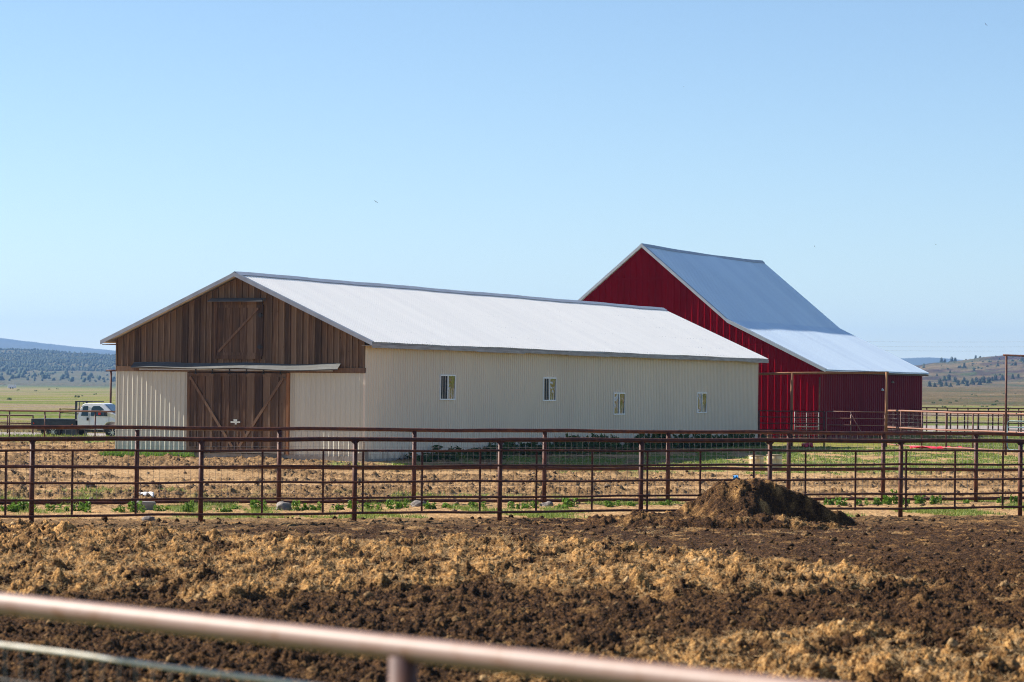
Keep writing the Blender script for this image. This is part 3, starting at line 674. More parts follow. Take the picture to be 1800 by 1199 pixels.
bw.add([(XL, 0, 0), (XL, L2, 0), (XL, L2, 3.95), (XL, 0, 3.95)], [(0, 1, 2, 3)]); bw.build('back_wall', M['red_side'], rb)
sag2 = lambda y, j=0: (-.10*math.sin(math.pi*max(0, min(1, y/24))) if j == 0 else 0) + (.007*math.sin(y*.9+j))
prof2 = profile(-.35, L2+.35-.3, .30, .06, .03, .02)
for mf in (lambda p: p, mir):
    path = [mf(pk), mf(br), mf(ev)]
    mb = roof_sheet(MB(), prof2, path, sag2, ys); slab(mb, path, -.35, L2+.05, .05, .09, ys); mb.build('roof', M['roof_red_barn'], rb)
rk = MB()
for mf in (lambda p: p, mir):
    pth = [mf(pk), mf(br), mf(ev)]
    for j in (0, 1):
        (xa, za), (xb, zb) = pth[j], pth[j+1]
        rk.prism([(xa, 0, za+.04), (xb, 0, zb+.04), (xb, 0, zb-.15), (xa, 0, za-.17)], (0, -.385, 0), (0, .03, 0))
        rk.prism([(xa, 0, za+.05), (xb, 0, zb+.05), (xb, 0, zb+.03), (xa, 0, za+.03)], (0, -.355, 0), (0, .26, 0))
rk.build('rake_trim', M['trim_light'], rb)
rc = MB(); V = []; n = 180
for i in range(n+1):
    y = -.36 + 22.8*i/n; s2 = sag2(y/ys[0]); e = .02 if i % 2 else 0
    V += [(pk[0]-.2-e, y, pk[1]-.2*.83+.04+s2), (pk[0], y, pk[1]+.07+s2), (pk[0]+.2+e, y, pk[1]-.2*.83+.04+s2)]
rc.add(V, [(3*i+j, 3*i+3+j, 3*i+4+j, 3*i+1+j) for i in range(n) for j in range(2)]); rc.build('ridge_cap', M['trim_light'], rb)
MB().box(.38, .42, -.3, L2, 4.00, 4.12).build('eave_fascia', M['wood_trim'], rb)
rl = MB(); y = .5
while y < L2: MB().box(.0, .38, y-.03, y+.03, 3.98, 4.09).build('rafter', M['red_side'], rb); y += .61
for py_, pz_ in ((12.6, 3.05), (14.9, 3.55)):
    MB().lathe([(.0, 0), (.10, .0), (.11, .05), (.02, .16)], (.14, py_, pz_-.06), 14).build('wall_lamp', M['white_paint'] if py_ < 14 else M['wood_grey'], rb)

# ------------------------------------------------------------------ pipe fences
def wires(mb, A, B, z0, z1, sv, shz, r=.0028):
    A = Vector(A); B = Vector(B); d = B-A; L_ = d.length; n = int(L_/sv)
    for i in range(n+1):
        p = A + d*(i/n); mb.tube([(p.x, p.y, z0), (p.x, p.y, z1)], r, 4, False)
    m = max(1, int(round((z1-z0)/shz)))
    for j in range(m+1):
        z = z0 + (z1-z0)*j/m; mb.tube([(A.x, A.y, z), (B.x, B.y, z)], r, 4, False)
    return mb
def wob_rail(A, B, n=24, amp=.012, seed=0):
    A = Vector(A); B = Vector(B); return [A.lerp(B, i/n) + Vector((0, 0, amp*math.sin(i*1.1+seed)+amp*.5*math.sin(i*2.7+seed))) for i in range(n+1)]
# near fence of the yard: six rails, posts and thin stays
def linept(A, B, px):          # point on the ground line AB seen at photo column px
    lo_, hi_ = -1.0, 2.5
    for _ in range(50):
        m_ = (lo_+hi_)/2; p = A.lerp(B, m_)
        u = (p.x/p.y)*FPX + 900 + ROLL*230
        if u < px: lo_ = m_
        else: hi_ = m_
    return A.lerp(B, (lo_+hi_)/2)
A1, B1 = G(62, 925), G(1588, 912); A1.z = B1.z = 0
f1 = empty('pipe_fence', (A1.x, A1.y, 0)); tag(f1, 'rusty brown six rail pipe fence nearest the dark churned soil, just behind the manure heap', 'fence')
def rel(p, root): return Vector(p) - root.location
E0 = linept(A1, B1, -330); E1 = linept(A1, B1, 2250); dz = .02
for j, (z62, z1588, r) in enumerate(((1.79, 1.81, .047), (1.55, 1.584, .024), (1.21, 1.262, .025), (.88, .918, .024), (.535, .58, .024), (.21, .25, .027))):
    z = z62 - (z1588-z62)*.22; zr = z1588 + (z1588-z62)*.45
    sgn = .0 if j == 0 else -.075
    off = Vector((.34*-1, 1, 0)).normalized()*(-sgn*-1)
    mb = MB().tube([q - f1.location for q in wob_rail(E0 + Vector((0, 0, z)) + off, E1 + Vector((0, 0, zr)) + off, 40, .009, j)], r, 10)
    mb.build('rail', M['pipe'], f1, True)
for px in (-235, 62, 359, 629, 884, 1132, 1358, 1588, 1798, 2000):
    p = linept(A1, B1, px); mb = MB().tube([rel((p.x, p.y, -.3), f1), rel((p.x, p.y, 1.77), f1)], .053, 12)
    mb.add([rel((p.x-.10, p.y-.02, 1.77), f1), rel((p.x+.10, p.y+.02, 1.77), f1), rel((p.x, p.y, 1.66), f1)], [(0, 1, 2)]); mb.build('post', M['pipe'], f1, True)
for px in (-95, 17, 134, 246, 468, 575, 645, 749, 851, 950, 1048, 1145, 1238, 1332, 1423, 1511, 1600, 1686, 1770, 1850):
    p = linept(A1, B1, px) + Vector((-.34, 1, 0)).normalized()*.075; MB().box(p.x-.022-f1.location.x, p.x+.022-f1.location.x, p.y-.012-f1.location.y, p.y+.012-f1.location.y, .20, 1.57).build('stay', M['pipe'], f1)
# second fence with welded wire mesh
A2 = P(245, 890, 68.5); B2 = P(1557, 884, 74.6); A2.z = B2.z = 0
f2 = empty('pipe_fence', (A2.x, A2.y, 0)); tag(f2, 'second brown pipe fence with wire mesh, across the weedy strip from the nearest one', 'fence')
E0 = linept(A2, B2, -330); E1 = linept(A2, B2, 2250)
for j, (za, zb, r) in enumerate(((1.89, 1.84, .045), (.94, .90, .042), (.07, .16, .04))):
    MB().tube([q - f2.location for q in wob_rail(E0 + Vector((0, 0, za)), E1 + Vector((0, 0, zb)), 40, .01, j*2)], r, 10).build('rail', M['pipe'], f2, True)
for px in (-258, -5, 246, 496, 733, 962, 1179, 1391, 1557, 1720, 1890):
    p = linept(A2, B2, px); MB().tube([rel((p.x, p.y, -.3), f2), rel((p.x, p.y, 1.83), f2)], .056, 12).build('post', M['pipe'], f2, True)
wires(MB(), E0-f2.location + Vector((0, .06, 0)), E1-f2.location + Vector((0, .06, 0)), .10, 1.82, .152, .19, .0042).build('wire_mesh', M['wire'], f2)

# foreground fence: thick out-of-focus top pipe, mesh and a post
pa, pb = P(0, 1060, 12.4), P(1250, 1201, 9.65); d = (pb-pa).normalized()
f0 = empty('pipe_fence', (pa.x, pa.y, -.06)); tag(f0, 'blurred brown pipe rail of the closest fence slanting across the bottom of the view', 'fence')
A0 = pa - d*4; B0 = pb + d*5
MB().tube([rel(A0.lerp(B0, i/20), f0) for i in range(21)], .047, 24).build('rail', M['pipe_near'], f0, True)
pz = P(705, 1150, 11.0)
M['pipe_post'] = simple('shaded_worn_pipe', (.085, .045, .045), (.14, .06, .04), 8, .6, 0, .3)  # darker copy of the near pipe, the post's shaded side as base colour
for k_ in (-1, 0, 1):
    lo_, hi_ = 0, 3.9
    for _ in range(40):
        m_ = (lo_+hi_)/2; q = pa + d*m_; px_ = q.x/q.y*FPX + 900 - ROLL*540
        if px_ < 709: lo_ = m_
        else: hi_ = m_
    q = pa + d*(lo_ + k_*3.4); MB().tube([rel((q.x, q.y, -.3), f0), rel((q.x, q.y, q.z-.03), f0)], .055, 16).build('post', M['pipe_post'], f0, True)
wa, wb = P(0, 1133, 12.4), P(500, 1199, 11.33); dd = (wb-wa)
Aw = wa - dd*1.6; Bw = wb + dd*2.5
MB().tube([rel(Aw.lerp(Bw, i/30) + Vector((0, 0, .002*math.sin(i*1.3))), f0) for i in range(31)], .0105, 8).build('top_wire', M['wire_near'], f0, True)
w0 = MB(); n = int((Bw-Aw).length/.1016)
for i in range(n+1):
    q = rel(Aw.lerp(Bw, i/n), f0); w0.tube([(q.x, q.y, .05), tuple(q)], .0028, 5, False)
for j in range(1, 12):
    w0.tube([rel(Aw, f0) - Vector((0, 0, .15*j)), rel(Bw, f0) - Vector((0, 0, .15*j))], .0028, 5, False)
w0.build('wire_mesh', M['wire'], f0)

def fence(A, B, rails, posts, h, label, mat=M['pipe'], pr=.04, mesh=None, extra=0, name='pipe_fence', group=None, n=14):
    A = Vector((A[0], A[1], 0)); B = Vector((B[0], B[1], 0)); f = empty(name, (A.x, A.y, 0)); tag(f, label, 'fence', group)
    for j, (z, r) in enumerate(rails): MB().tube([q - f.location for q in wob_rail(A+Vector((0, 0, z)), B+Vector((0, 0, z)), n, .012, j)], r, 8).build('rail', mat, f, True)
    for t in posts:
        p = A.lerp(B, t); MB().tube([rel((p.x, p.y, -.3), f), rel((p.x, p.y, h), f)], pr, 8).build('post', M['pipe'], f, True)
    if mesh: wires(MB(), rel(A, f), rel(B, f), mesh[0], mesh[1], mesh[2], mesh[3], mesh[4]).build('wire_mesh', M['wire'], f)
    return f
# left, in front of the truck
a = P(-330, 722, 143.5); b = P(203, 722, 143.5); a = P(-330, 722, 143.5)
tt = [(px+330)/533*1.0 for px in (-300, -208, -136, -64, 17, 79, 167.6)]
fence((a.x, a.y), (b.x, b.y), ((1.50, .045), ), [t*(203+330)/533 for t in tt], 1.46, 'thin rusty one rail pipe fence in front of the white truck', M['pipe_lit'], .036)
a = P(-330, 735, 165); b = P(58, 735, 165)
fence((a.x, a.y), (b.x, b.y), ((1.0, .035), (.55, .03)), [.1, .3, .5, .7, .885, 1], 1.02, 'low two rail pipe fence left of the truck along the gravel road', M['pipe'], .04)
a = P(105, 727, 178); b = P(205, 727, 178)
fence((a.x, a.y), (b.x, b.y), ((1.28, .03), (1.05, .03)), [0, .33, .66, 1], 1.33, 'short dark pipe fence running behind the flatbed of the truck', M['pipe'], .05)
# right yard fence, mesh filled, rails in the sunlit pipe colour
a = P(1560, 722, 152); b = P(1798, 729, 137.5); dv = b-a; b2 = b + dv*.8
f4 = fence((a.x, a.y), (b2.x, b2.y), ((1.93, .05), (1.03, .045), (.12, .045)), [x/1.8 for x in (.11, .275, .46, .655, .87, 1.08, 1.28, 1.5, 1.78)], 1.93, 'sunlit rust coloured pipe fence with mesh running right from the tall gate post', M['pipe_lit'], .045, (.12, 1.93, .152, .2, .0035))
# far right fences
a = P(1500, 716, 213); b = P(2100, 714.5, 225)
fence((a.x, a.y), (b.x, b.y), ((1.75, .05), (1.2, .035), (.6, .035)), [i/34 for i in range(35)], 1.75, 'farthest dark pipe fence right of the red barn', M['pipe'], .055)
a = P(1500, 719, 186); b = P(2100, 718, 180)
fence((a.x, a.y), (b.x, b.y), ((1.74, .05), (.98, .035), (.55, .035)), [i/24 for i in range(25)], 1.74, 'middle dark pipe fence right of the red barn, nearer than the farthest one', M['pipe'], .05)
# pipe fence and gate between the two barns
a = P(1334, 723, 152.5); b = P(1449, 723, 151.5)
fence((a.x, a.y), (b.x, b.y), ((1.84, .035), (1.52, .03), (1.19, .03), (.84, .03), (.5, .03), (.2, .03)), [0, .5, 1], 1.84, 'black pipe fence from the cream barn corner across the red wall', M['pipe'], .045)
def gate(name, A, B, zs, label, mat, mesh=False, brace=True, r=.028, stiles=(.0, .42, 1.0)):
    A = Vector((A.x, A.y, 0)); B = Vector((B.x, B.y, 0)); gt = empty(name, A); tag(gt, label, 'gate')
    fr_ = MB()
    for t in stiles: p = A.lerp(B, t); fr_.tube([rel((p.x, p.y, zs[-1]), gt), rel((p.x, p.y, zs[0]), gt)], r, 8)
    for z in (zs[0], zs[-1]): fr_.tube([rel(A+Vector((0, 0, z)), gt), rel(B+Vector((0, 0, z)), gt)], r, 8)
    fr_.build('gate_frame', mat, gt, True)
    for z in zs[1:-1]: MB().tube([rel(A+Vector((0, 0, z)), gt), rel(B+Vector((0, 0, z)), gt)], r*.8, 8).build('gate_bar', mat, gt, True)
    if brace:
        p = A.lerp(B, .40); q = A.lerp(B, .66); MB().tube([rel((p.x, p.y, zs[0]), gt), rel((q.x, q.y, zs[-2]), gt)], r*.7, 6).build('brace', mat, gt, True)
    if mesh: wires(MB(), rel(A, gt), rel(B, gt), zs[-1], zs[0], .1, .1, .004).build('wire_mesh', M['wire'], gt)
    return gt
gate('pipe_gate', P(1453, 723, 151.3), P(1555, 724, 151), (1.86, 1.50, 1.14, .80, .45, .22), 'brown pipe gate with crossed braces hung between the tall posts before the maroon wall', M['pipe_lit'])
gate('mesh_gate', P(1397, 725, 158), P(1439, 722, 158.5), (1.78, .95, .2), 'small mesh filled gate against the bright red wall', M['wire'], True, False, .03, (0, .5, 1))
# overhead pipe frames
def frame(px_posts, beam, Yd, zt, label, mat_, r=.06, bx=None):
    pts_ = [P(px, 700, y) for px, y in px_posts]; e = empty('overhead_frame', (pts_[0].x, pts_[0].y, 0)); tag(e, label, 'pipe frame')
    for p, zz in zip(pts_, zt): MB().tube([rel((p.x, p.y, -.4), e), rel((p.x, p.y, zz), e)], r, 10).build('post', mat_, e, True)
    MB().tube([rel(q, e) for q in beam], r*.85, 10).build('beam', mat_, e, True); return e
frame([(1392, 152.3), (1558, 151)], [P(1334, 657.5, 152.6), P(1392, 656, 152.3), P(1562, 655, 151)], 152, (3.88, 3.98), 'tall orange rust post and thin beam framing the gap between the two barns', M['wood_orange'], .075)
frame([(1768.5, 138.2), (2060, 134)], [P(1764, 624, 138.3), P(1768, 624.5, 138.2), P(2066, 634, 134)], 138, (4.80, 4.45), 'tall thin pipe gateway frame at the right edge by the mesh fence', M['pipe'], .055)
frame([(194.5, 158), (80, 200)], [P(186, 651.5, 158), P(215, 651.5, 158)], 158, (3.6, .6), 'rusty pipe post with crossbar standing behind the truck cab', M['pipe'], .06)
# blue green tube gate at the right edge
gA = P(1771, 740, 136.6); gB = P(1960, 745, 131); gt = empty('tube_gate', (gA.x, gA.y, 0)); tag(gt, 'blue green round cornered tube gate at the far right edge', 'gate')
fm = MB(); ga = Vector((0, 0, 0)); gb_ = Vector((gB.x-gA.x, gB.y-gA.y, 0)); L_ = gb_.length; ud = gb_.normalized(); loop = []
for cx_, cz_, a0 in ((.18, 1.42, 180), (L_-.18, 1.42, 90), (L_-.18, .40, 0), (.18, .40, -90)):
    for k_ in range(5): a_ = R(a0 - 22.5*k_); loop.append(ud*(cx_+.18*math.cos(a_)) + Vector((0, 0, cz_+.18*math.sin(a_))))
fm.tube(loop + [loop[0]], .03, 8); fm.build('gate_frame', M['green_tube'], gt, True)
for z in (1.30, .95, .62): MB().tube([ud*.0+Vector((0, 0, z)), ud*L_+Vector((0, 0, z))], .025, 8).build('gate_bar', M['green_tube'], gt, True)
for t in (.2, .42, .64, .85): MB().tube([ud*L_*t+Vector((0, 0, .22)), ud*L_*t+Vector((0, 0, 1.6))], .02, 8).build('stile', M['green_tube'], gt, True)

# ------------------------------------------------------------------ truck
tp = P(60, 770, 150)
tk = empty('flatbed_truck', (tp.x, tp.y+1.0, -.035), R(-9)); tag(tk, 'white extended cab truck with a dark flatbed parked left of the cream barn', 'truck')
bodyp0 = [(2.50, .55), (2.50, 1.18), (2.56, 1.40), (2.72, 1.82), (2.86, 1.90), (4.10, 1.92), (4.26, 1.87), (4.86, 1.36), (5.00, 1.30), (6.05, 1.22), (6.20, 1.10), (6.24, .55), (5.28, .50), (5.24, .72), (5.06, .90), (4.76, .94), (4.48, .90), (4.30, .72), (4.26, .50)]
hw = .98
bodyp = [(x if x < 3 else x-.36, z) for x, z in bodyp0]
def taper(z): return hw if z < 1.35 else hw - (z-1.35)*.30
mb = MB(); n = len(bodyp); V = [(x, -taper(z), z) for x, z in bodyp] + [(x, taper(z), z) for x, z in bodyp]
V = [(x-.0, y, z) for x, y, z in V]
mb.add(V, [tuple(range(n)), tuple(range(n, 2*n))[::-1]] + [(i+n, (i+1) % n + n, (i+1) % n, i) for i in range(n)])
body = mb.build('body', M['truck_white'], tk, False, .035)
def side_panel(poly, name, mat_, off=.006, th=.01, parent=tk):
    for sg in (-1, 1):
        V = [(x, sg*(taper(z)+off), z) for x, z in poly]; m2 = MB(); k = len(poly)
        V2 = [(x, sg*(taper(z)-th), z) for x, z in poly]
        m2.add(V+V2, [tuple(range(k)), tuple(range(k, 2*k))] + [(i, (i+1) % k, (i+1) % k + k, i+k) for i in range(k)]); m2.build(name, mat_, parent)
side_panel([(2.70, 1.24), (2.78, 1.70), (2.84, 1.76), (3.05, 1.76), (3.08, 1.24)], 'rear_window', M['truck_glass'])
side_panel([(3.22, 1.24), (3.25, 1.66), (3.33, 1.76), (3.66, 1.77), (3.78, 1.70), (4.10, 1.42), (4.14, 1.24)], 'door_window', M['truck_glass'])
ws = MB().add([(3.94, -.78, 1.845), (3.94, .78, 1.845), (4.48, .92, 1.385), (4.48, -.92, 1.385)], [(0, 1, 2, 3)]).build('windshield', M['truck_glass'], tk); ws.location = (.012, 0, .012)
for sg in (-1, 1):
    q = MB(); q.box(3.145, 3.155, sg*.984-.004, sg*.984+.004, .62, 1.36); q.box(4.22, 4.23, sg*.984-.004, sg*.984+.004, .95, 1.34); q.box(3.15, 4.22, sg*.984-.003, sg*.984+.003, .62, .63); q.build('door_seam', M['black'], body)
    MB().box(3.02, 3.12, sg*1.0-.015, sg*1.0+.015, 1.0, 1.16).build('door_handle', M['black'], tk)
    MB().box(4.02, 4.12, sg*1.12-.16, sg*1.12+.14, 1.28, 1.50).build('mirror', M['black'], tk, False, .02)
    MB().box(3.66, 3.78, sg*1.04-.03, sg*1.04+.03, 1.30, 1.42).build('marker_light', M['red_lens'], tk)
    MB().box(3.05, 4.30, sg*.98-.08, sg*.98+.08, .40, .46).build('running_board', M['black'], tk)
    MB().box(5.82, 5.90, sg*.78-.16, sg*.78+.16, .86, 1.08).build('headlight', M['chrome'], tk)
    MB().box(-.02, .02, sg*.98-.06, sg*.98+.06, .78, .88).build('tail_light', M['red_lens'], tk)
    MB().lathe([(0, -.01), (.035, -.01), (.03, .012)], (.15, sg*1.06, .82), 12, 'y').build('tail_light', M['red_lens'], tk)
    MB().lathe([(0, -.01), (.03, -.01), (.025, .012)], (2.25, sg*1.06, .78), 12, 'y').build('marker_light', M['amber_lens'], tk)
MB().box(5.86, 6.0, -.96, .96, .48, .72).build('bumper', M['chrome'], tk, False, .03)
MB().box(5.875, 5.90, -.58, .58, .80, 1.12).build('grille', M['chrome'], tk)
MB().box(0, 2.42, -1.05, 1.05, .98, 1.06).box(0, 2.42, -1.055, -1.0, .66, .98).box(0, 2.42, 1.0, 1.055, .66, .98).box(0, .06, -1.0, 1.0, .66, .98).build('flatbed', M['truck_dark'], tk, False, .01)
hb = MB(); hb.box(2.36, 2.46, -.95, -.86, 1.06, 2.0); hb.box(2.36, 2.46, .86, .95, 1.06, 2.0); hb.box(2.36, 2.46, -.95, .95, 1.96, 2.02); hb.box(2.36, 2.46, -.86, .86, 1.40, 1.45)
hb.box(2.46, 3.35, -.95, -.90, 1.96, 2.01); hb.box(2.46, 3.35, .90, .95, 1.96, 2.01)
for y in (-.3, .3): hb.box(2.39, 2.42, y-.015, y+.015, 1.06, 1.96)
hb.build('headache_rack', M['truck_dark'], tk)
ch = MB(); ch.box(.1, 5.8, -.45, -.33, .42, .62); ch.box(.1, 5.8, .33, .45, .42, .62); ch.box(.9, 1.5, -.8, .8, .34, .46); ch.box(4.15, 4.65, -.8, .8, .34, .46); ch.build('chassis', M['black'], tk)
for sg in (-1, 1): MB().box(1.72, 2.42, sg*.85-.18, sg*.85+.18, .16, .62).build('toolbox', M['truck_dark'], tk)
for sg in (-1, 1): MB().box(.55, .62, sg*.88-.16, sg*.88+.16, .15, .62).build('mud_flap', M['rubber'], tk)
for wx_ in (1.17, 4.41):
    for sg in (-1, 1):
        tyre = MB().lathe([(.24, -.13), (.34, -.135), (.385, -.09), (.385, .09), (.34, .135), (.24, .13)], (wx_, sg*.84, .37), 28, 'y').build('wheel', M['rubber'], tk, False)
        rim = MB().lathe([(.235, -.10), (.235, .10)], (wx_, sg*.84, .37), 24, 'y')
        ys_ = sg*.84 + sg*.115
        for k_ in range(8):
            a_ = k_*math.pi/4; rim.tube([(wx_+.06*math.cos(a_), ys_, .37+.06*math.sin(a_)), (wx_+.22*math.cos(a_), ys_, .37+.22*math.sin(a_))], .024, 6)
        rim.lathe([(.08, -.02), (.08, .02)], (wx_, ys_, .37), 16, 'y'); rim.build('rim', M['chrome'], tyre)

# ------------------------------------------------------------------ drums, stones, litter
def drum(px, py, Yd, lab, h=.60):
    p = P(px, 700, Yd); e = empty('cut_drum', (p.x, p.y, gz(p.x, Yd) - .03)); tag(e, lab, 'drum', 'cream drums on the weedy ground between the fences and the red barn')
    MB().lathe([(.26, 0), (.30, .03), (.30, .20), (.315, .22), (.30, .24), (.30, .42), (.315, .44), (.30, .46), (.30, h), (.28, h), (.27, .1), (.01, .1)], (0, 0, 0), 26).build('shell', M['barrel'], e, True)
    MB().lathe([(.305, .0), (.315, .01), (.315, .04), (.305, .05)], (0, 0, h-.05), 26).build('rim', M['barrel_band'], e, True); return e
drum(1330.5, 0, 114.0, 'left of the two stained cream drums standing on the weedy ground')
drum(1362, 0, 114.3, 'right of the two stained cream drums, partly behind the brown fence post', .62)
def rock(px, py, wpx, hpx, lab, mat_=M['rock'], seed=0, squash=1, name='boulder', cat='rock', group='stones along the weedy strip'):
    g_ = G(px, py); s = g_.y/FPX; r = np.random.default_rng(seed); import bmesh
    bm = bmesh.new(); bmesh.ops.create_icosphere(bm, subdivisions=3, radius=1)
    for v in bm.verts:
        n_ = float(pn(np.array(v.co.x*1.3+seed*5), np.array(v.co.y*1.3+v.co.z*1.7))) + .4*float(pn(np.array(v.co.x*3.3+seed), np.array(v.co.z*3+v.co.y*2)))
        v.co *= 1 + .45*n_; v.co.x *= wpx*s/2; v.co.y *= wpx*s/2*.8; v.co.z *= hpx*s*.72; v.co.z = max(v.co.z, -.08)
    me = bpy.data.meshes.new(name); bm.to_mesh(me); bm.free(); o = obj(name, me, None, mat_, True)
    o.location = (g_.x, g_.y, gz(g_.x, g_.y) + .02); return tag(o, lab, cat, group)
rock(499, 898, 30, 17, 'largest grey boulder beside the green weeds between the two near fences', seed=1)
rock(736, 893, 30, 12, 'pale lumpy boulder in the weeds under a post of the mesh fence', seed=2)
rock(962, 892, 24, 10, 'flat grey stone at the foot of a post right of the window side weeds', seed=3)
rock(262, 920, 22, 10, 'pinkish grey stone lying on bare soil just in front of the nearest yard fence', seed=4)
rock(96, 939, 10, 4, 'small white stone on the soil at the far left', seed=5)
rock(160, 881, 7, 5, 'tiny pale stone in the weedy strip left of the concrete block', seed=6)
g_ = G(256, 899); MB().box(-.22, .22, -.12, .12, -.1, .20).build('concrete_block', M['concrete'], None, False, .02)
o = bpy.data.objects['concrete_block']; o.location = (g_.x, g_.y, gz(g_.x, g_.y)); o.rotation_euler = (0, .04, .2); tag(o, 'grey concrete block under the fence post left of the barn door', 'block')
def scrap(name, px, py, Yd, size, mat_, lab, cat, z=None):
    p = P(px, py, Yd); mb = MB(); V = []; nx_ = 6
    for i in range(nx_+1):
        for j in range(4): V.append((size[0]*(i/nx_-.5), size[1]*(j/3-.5), size[2]*(.5+.5*math.sin(i*1.9+j*2.3))))
    mb.add(V, [(i*4+j, i*4+4+j, i*4+5+j, i*4+1+j) for i in range(nx_) for j in range(3)]); o = mb.build(name, mat_, None, True)
    s_m = o.modifiers.new('t', 'SOLIDIFY'); s_m.thickness = .012; o.location = (p.x, p.y, (gz(p.x, p.y)+.02) if z is None else z); return tag(o, lab, cat)
scrap('plastic_bag', 256, 883, 71.5, (.42, .2, .14), M['white_paint'], 'crumpled white bag lying by the fence post left of the barn door', 'bag')
p_ = P(1293, 842, 61.6); scrap('plastic_scrap', 1293, 842, 61.6, (.11, .08, .08), M['blue_plastic'], 'small blue plastic scrap on top of the manure heap', 'scrap')
scrap('feed_tub', 1419, 781, 146, (.55, .5, .26), M['red_plastic'], 'small red tub on the green ground before the red barn', 'tub')
scrap('red_tarp', 1653, 785, 146, (3.0, 1.2, .16), M['red_plastic'], 'bright red strip of sheet lying on the ground behind the right mesh fence', 'sheet', .03)
# ------------------------------------------------------------------ distant bits
p = P(21, 681.5, 1250); t_ = empty('trailer', (p.x, p.y, -.06)); tag(t_, 'tiny white trailer far out on the meadow at the left', 'trailer')
MB().box(-1.7, 1.7, -1, 1, .35, 1.7).build('body', M['white_paint'], t_, False, .1)
for x in (-.5, .5): MB().lathe([(.1, -.1), (.32, -.1), (.32, .1), (.1, .1)], (x, -1.0, .3), 14, 'y').build('wheel', M['rubber'], t_)
for i, (px0, py0, px1, py1, Yd) in enumerate(((-400, 622, 2300, 588, 900), (-400, 626, 2300, 598, 905), (-400, 631, 2300, 606, 910))):
    a, b = P(px0, py0, Yd), P(px1, py1, Yd); q = [a.lerp(b, t/30) + Vector((0, 0, -1.2*math.sin(math.pi*((t*3/30) % 1)))) for t in range(31)]
    tag(MB().tube(q, .018, 5).build('power_line', M['wire'], None, True), ['topmost', 'middle', 'lowest'][i] + ' of three thin overhead wires crossing before the far hills', 'wire', 'overhead wires')
def bird(px, py, Yd, span, lab, roll_):
    p = P(px, py, Yd); o = MB(); o.tube([(-.35, 0, 0), (-.15, 0, .0), (.1, 0, .02), (.3, 0, .03), (.42, 0, .02)], [.03, .09, .11, .07, .02], 8)
    for sg in (-1, 1): o.prism([(.12, sg*.05, .03), (-.12, sg*.05, .03), (-.10, sg*.5, .14), (-.16, sg*.95, .08), (.02, sg*.55, .17)], (0, 0, 0), (0, 0, .015))
    c = o.build('bird', M['black'], None, True); c.location = p; c.scale = (span, span, span); c.rotation_euler = (roll_, .1, roll_*2); return tag(c, lab, 'bird', 'specks of birds in the sky')
bird(661, 355, 150, .17, 'dark speck of a bird in the sky above the cream roof', .5)
bird(1733, 43, 150, .13, 'tiny bird near the top right corner of the sky', .9)
bird(1645, 430, 160, .10, 'tiny bird in the sky right of the red barn peak', .3)
bird(1432, 433, 160, .08, 'faintest bird speck level with the red barn ridge', 1.2)
bird(1202, 152, 160, .07, 'lone bird speck high above the red barn', .2)

# ------------------------------------------------------------------ weeds and grass
def leaves(n, rx, ry, h, ls, r):
    V = np.zeros((n*4, 3)); k = 9; cc = np.stack([r.uniform(-.8, .8, k)*rx, r.uniform(-.8, .8, k)*ry, np.zeros(k)], 1); hs_ = h*r.uniform(.35, 1.0, k); w_ = r.integers(0, k, n)
    a = r.random(n)*6.283; q = np.sqrt(r.random(n))*.34; t = r.random(n)**.8
    c = cc[w_] + np.stack([q*np.cos(a)*rx*(1-.5*t), q*np.sin(a)*ry*(1-.5*t), t*hs_[w_]], 1)
    d = r.normal(size=(n, 3)); d[:, 2] = np.abs(d[:, 2])*.8; d /= np.linalg.norm(d, axis=1)[:, None]
    e = np.cross(d, r.normal(size=(n, 3))); e /= np.linalg.norm(e, axis=1)[:, None]; s = ls*(.5+.9*r.random(n))[:, None]
    V[0::4] = c - d*s; V[1::4] = c + e*s*.42; V[2::4] = c + d*s; V[3::4] = c - e*s*.42
    return V, np.arange(n*4).reshape(n, 4)
ORD = 'first second third fourth fifth sixth seventh eighth ninth tenth eleventh twelfth thirteenth fourteenth fifteenth sixteenth seventeenth eighteenth nineteenth twentieth'.split()
TENS = {2: 'twenty', 3: 'thirty', 4: 'forty'}
def nth(i):
    if i < 20: return ORD[i]
    n_ = i+1; return TENS[n_//10][:-1]+'ieth' if n_ % 10 == 0 else TENS[n_//10]+'-'+ORD[n_ % 10 - 1]
weeds = [(15, 903, 34, 20), (30, 902, 22, 24), (48, 902, 26, 20), (98, 902, 34, 15), (143, 903, 30, 24), (205, 902, 16, 12), (215, 903, 14, 13), (240, 903, 26, 22), (282, 900, 22, 12), (330, 902, 17, 24),
         (392, 901, 26, 12), (415, 898, 18, 10), (455, 900, 26, 24), (525, 899, 22, 20), (552, 899, 24, 16), (592, 898, 20, 14), (620, 896, 20, 16), (655, 898, 26, 14), (690, 898, 22, 18), (706, 896, 18, 18), (752, 897, 22, 18), (790, 896, 30, 13), (838, 896, 26, 13),
         (903, 897, 24, 14), (930, 896, 26, 14), (985, 896, 24, 12), (1002, 893, 28, 20), (1075, 893, 24, 12), (1110, 893, 20, 9), (1170, 890, 20, 10), (1455, 890, 22, 16), (1480, 891, 24, 18), (1512, 891, 22, 15), (1543, 890, 22, 14), (1566, 889, 26, 26), (1592, 890, 18, 14), (1618, 889, 20, 20), (1644, 889, 22, 18), (1700, 889, 18, 9), (1760, 888, 14, 14), (1782, 887, 20, 18)]
protos = []
for s in range(5):
    V, F = leaves(300, 1, .75, 1.0, .17, np.random.default_rng(s+40)); protos.append(tri_mesh('weed', V, F, M['leaf']))
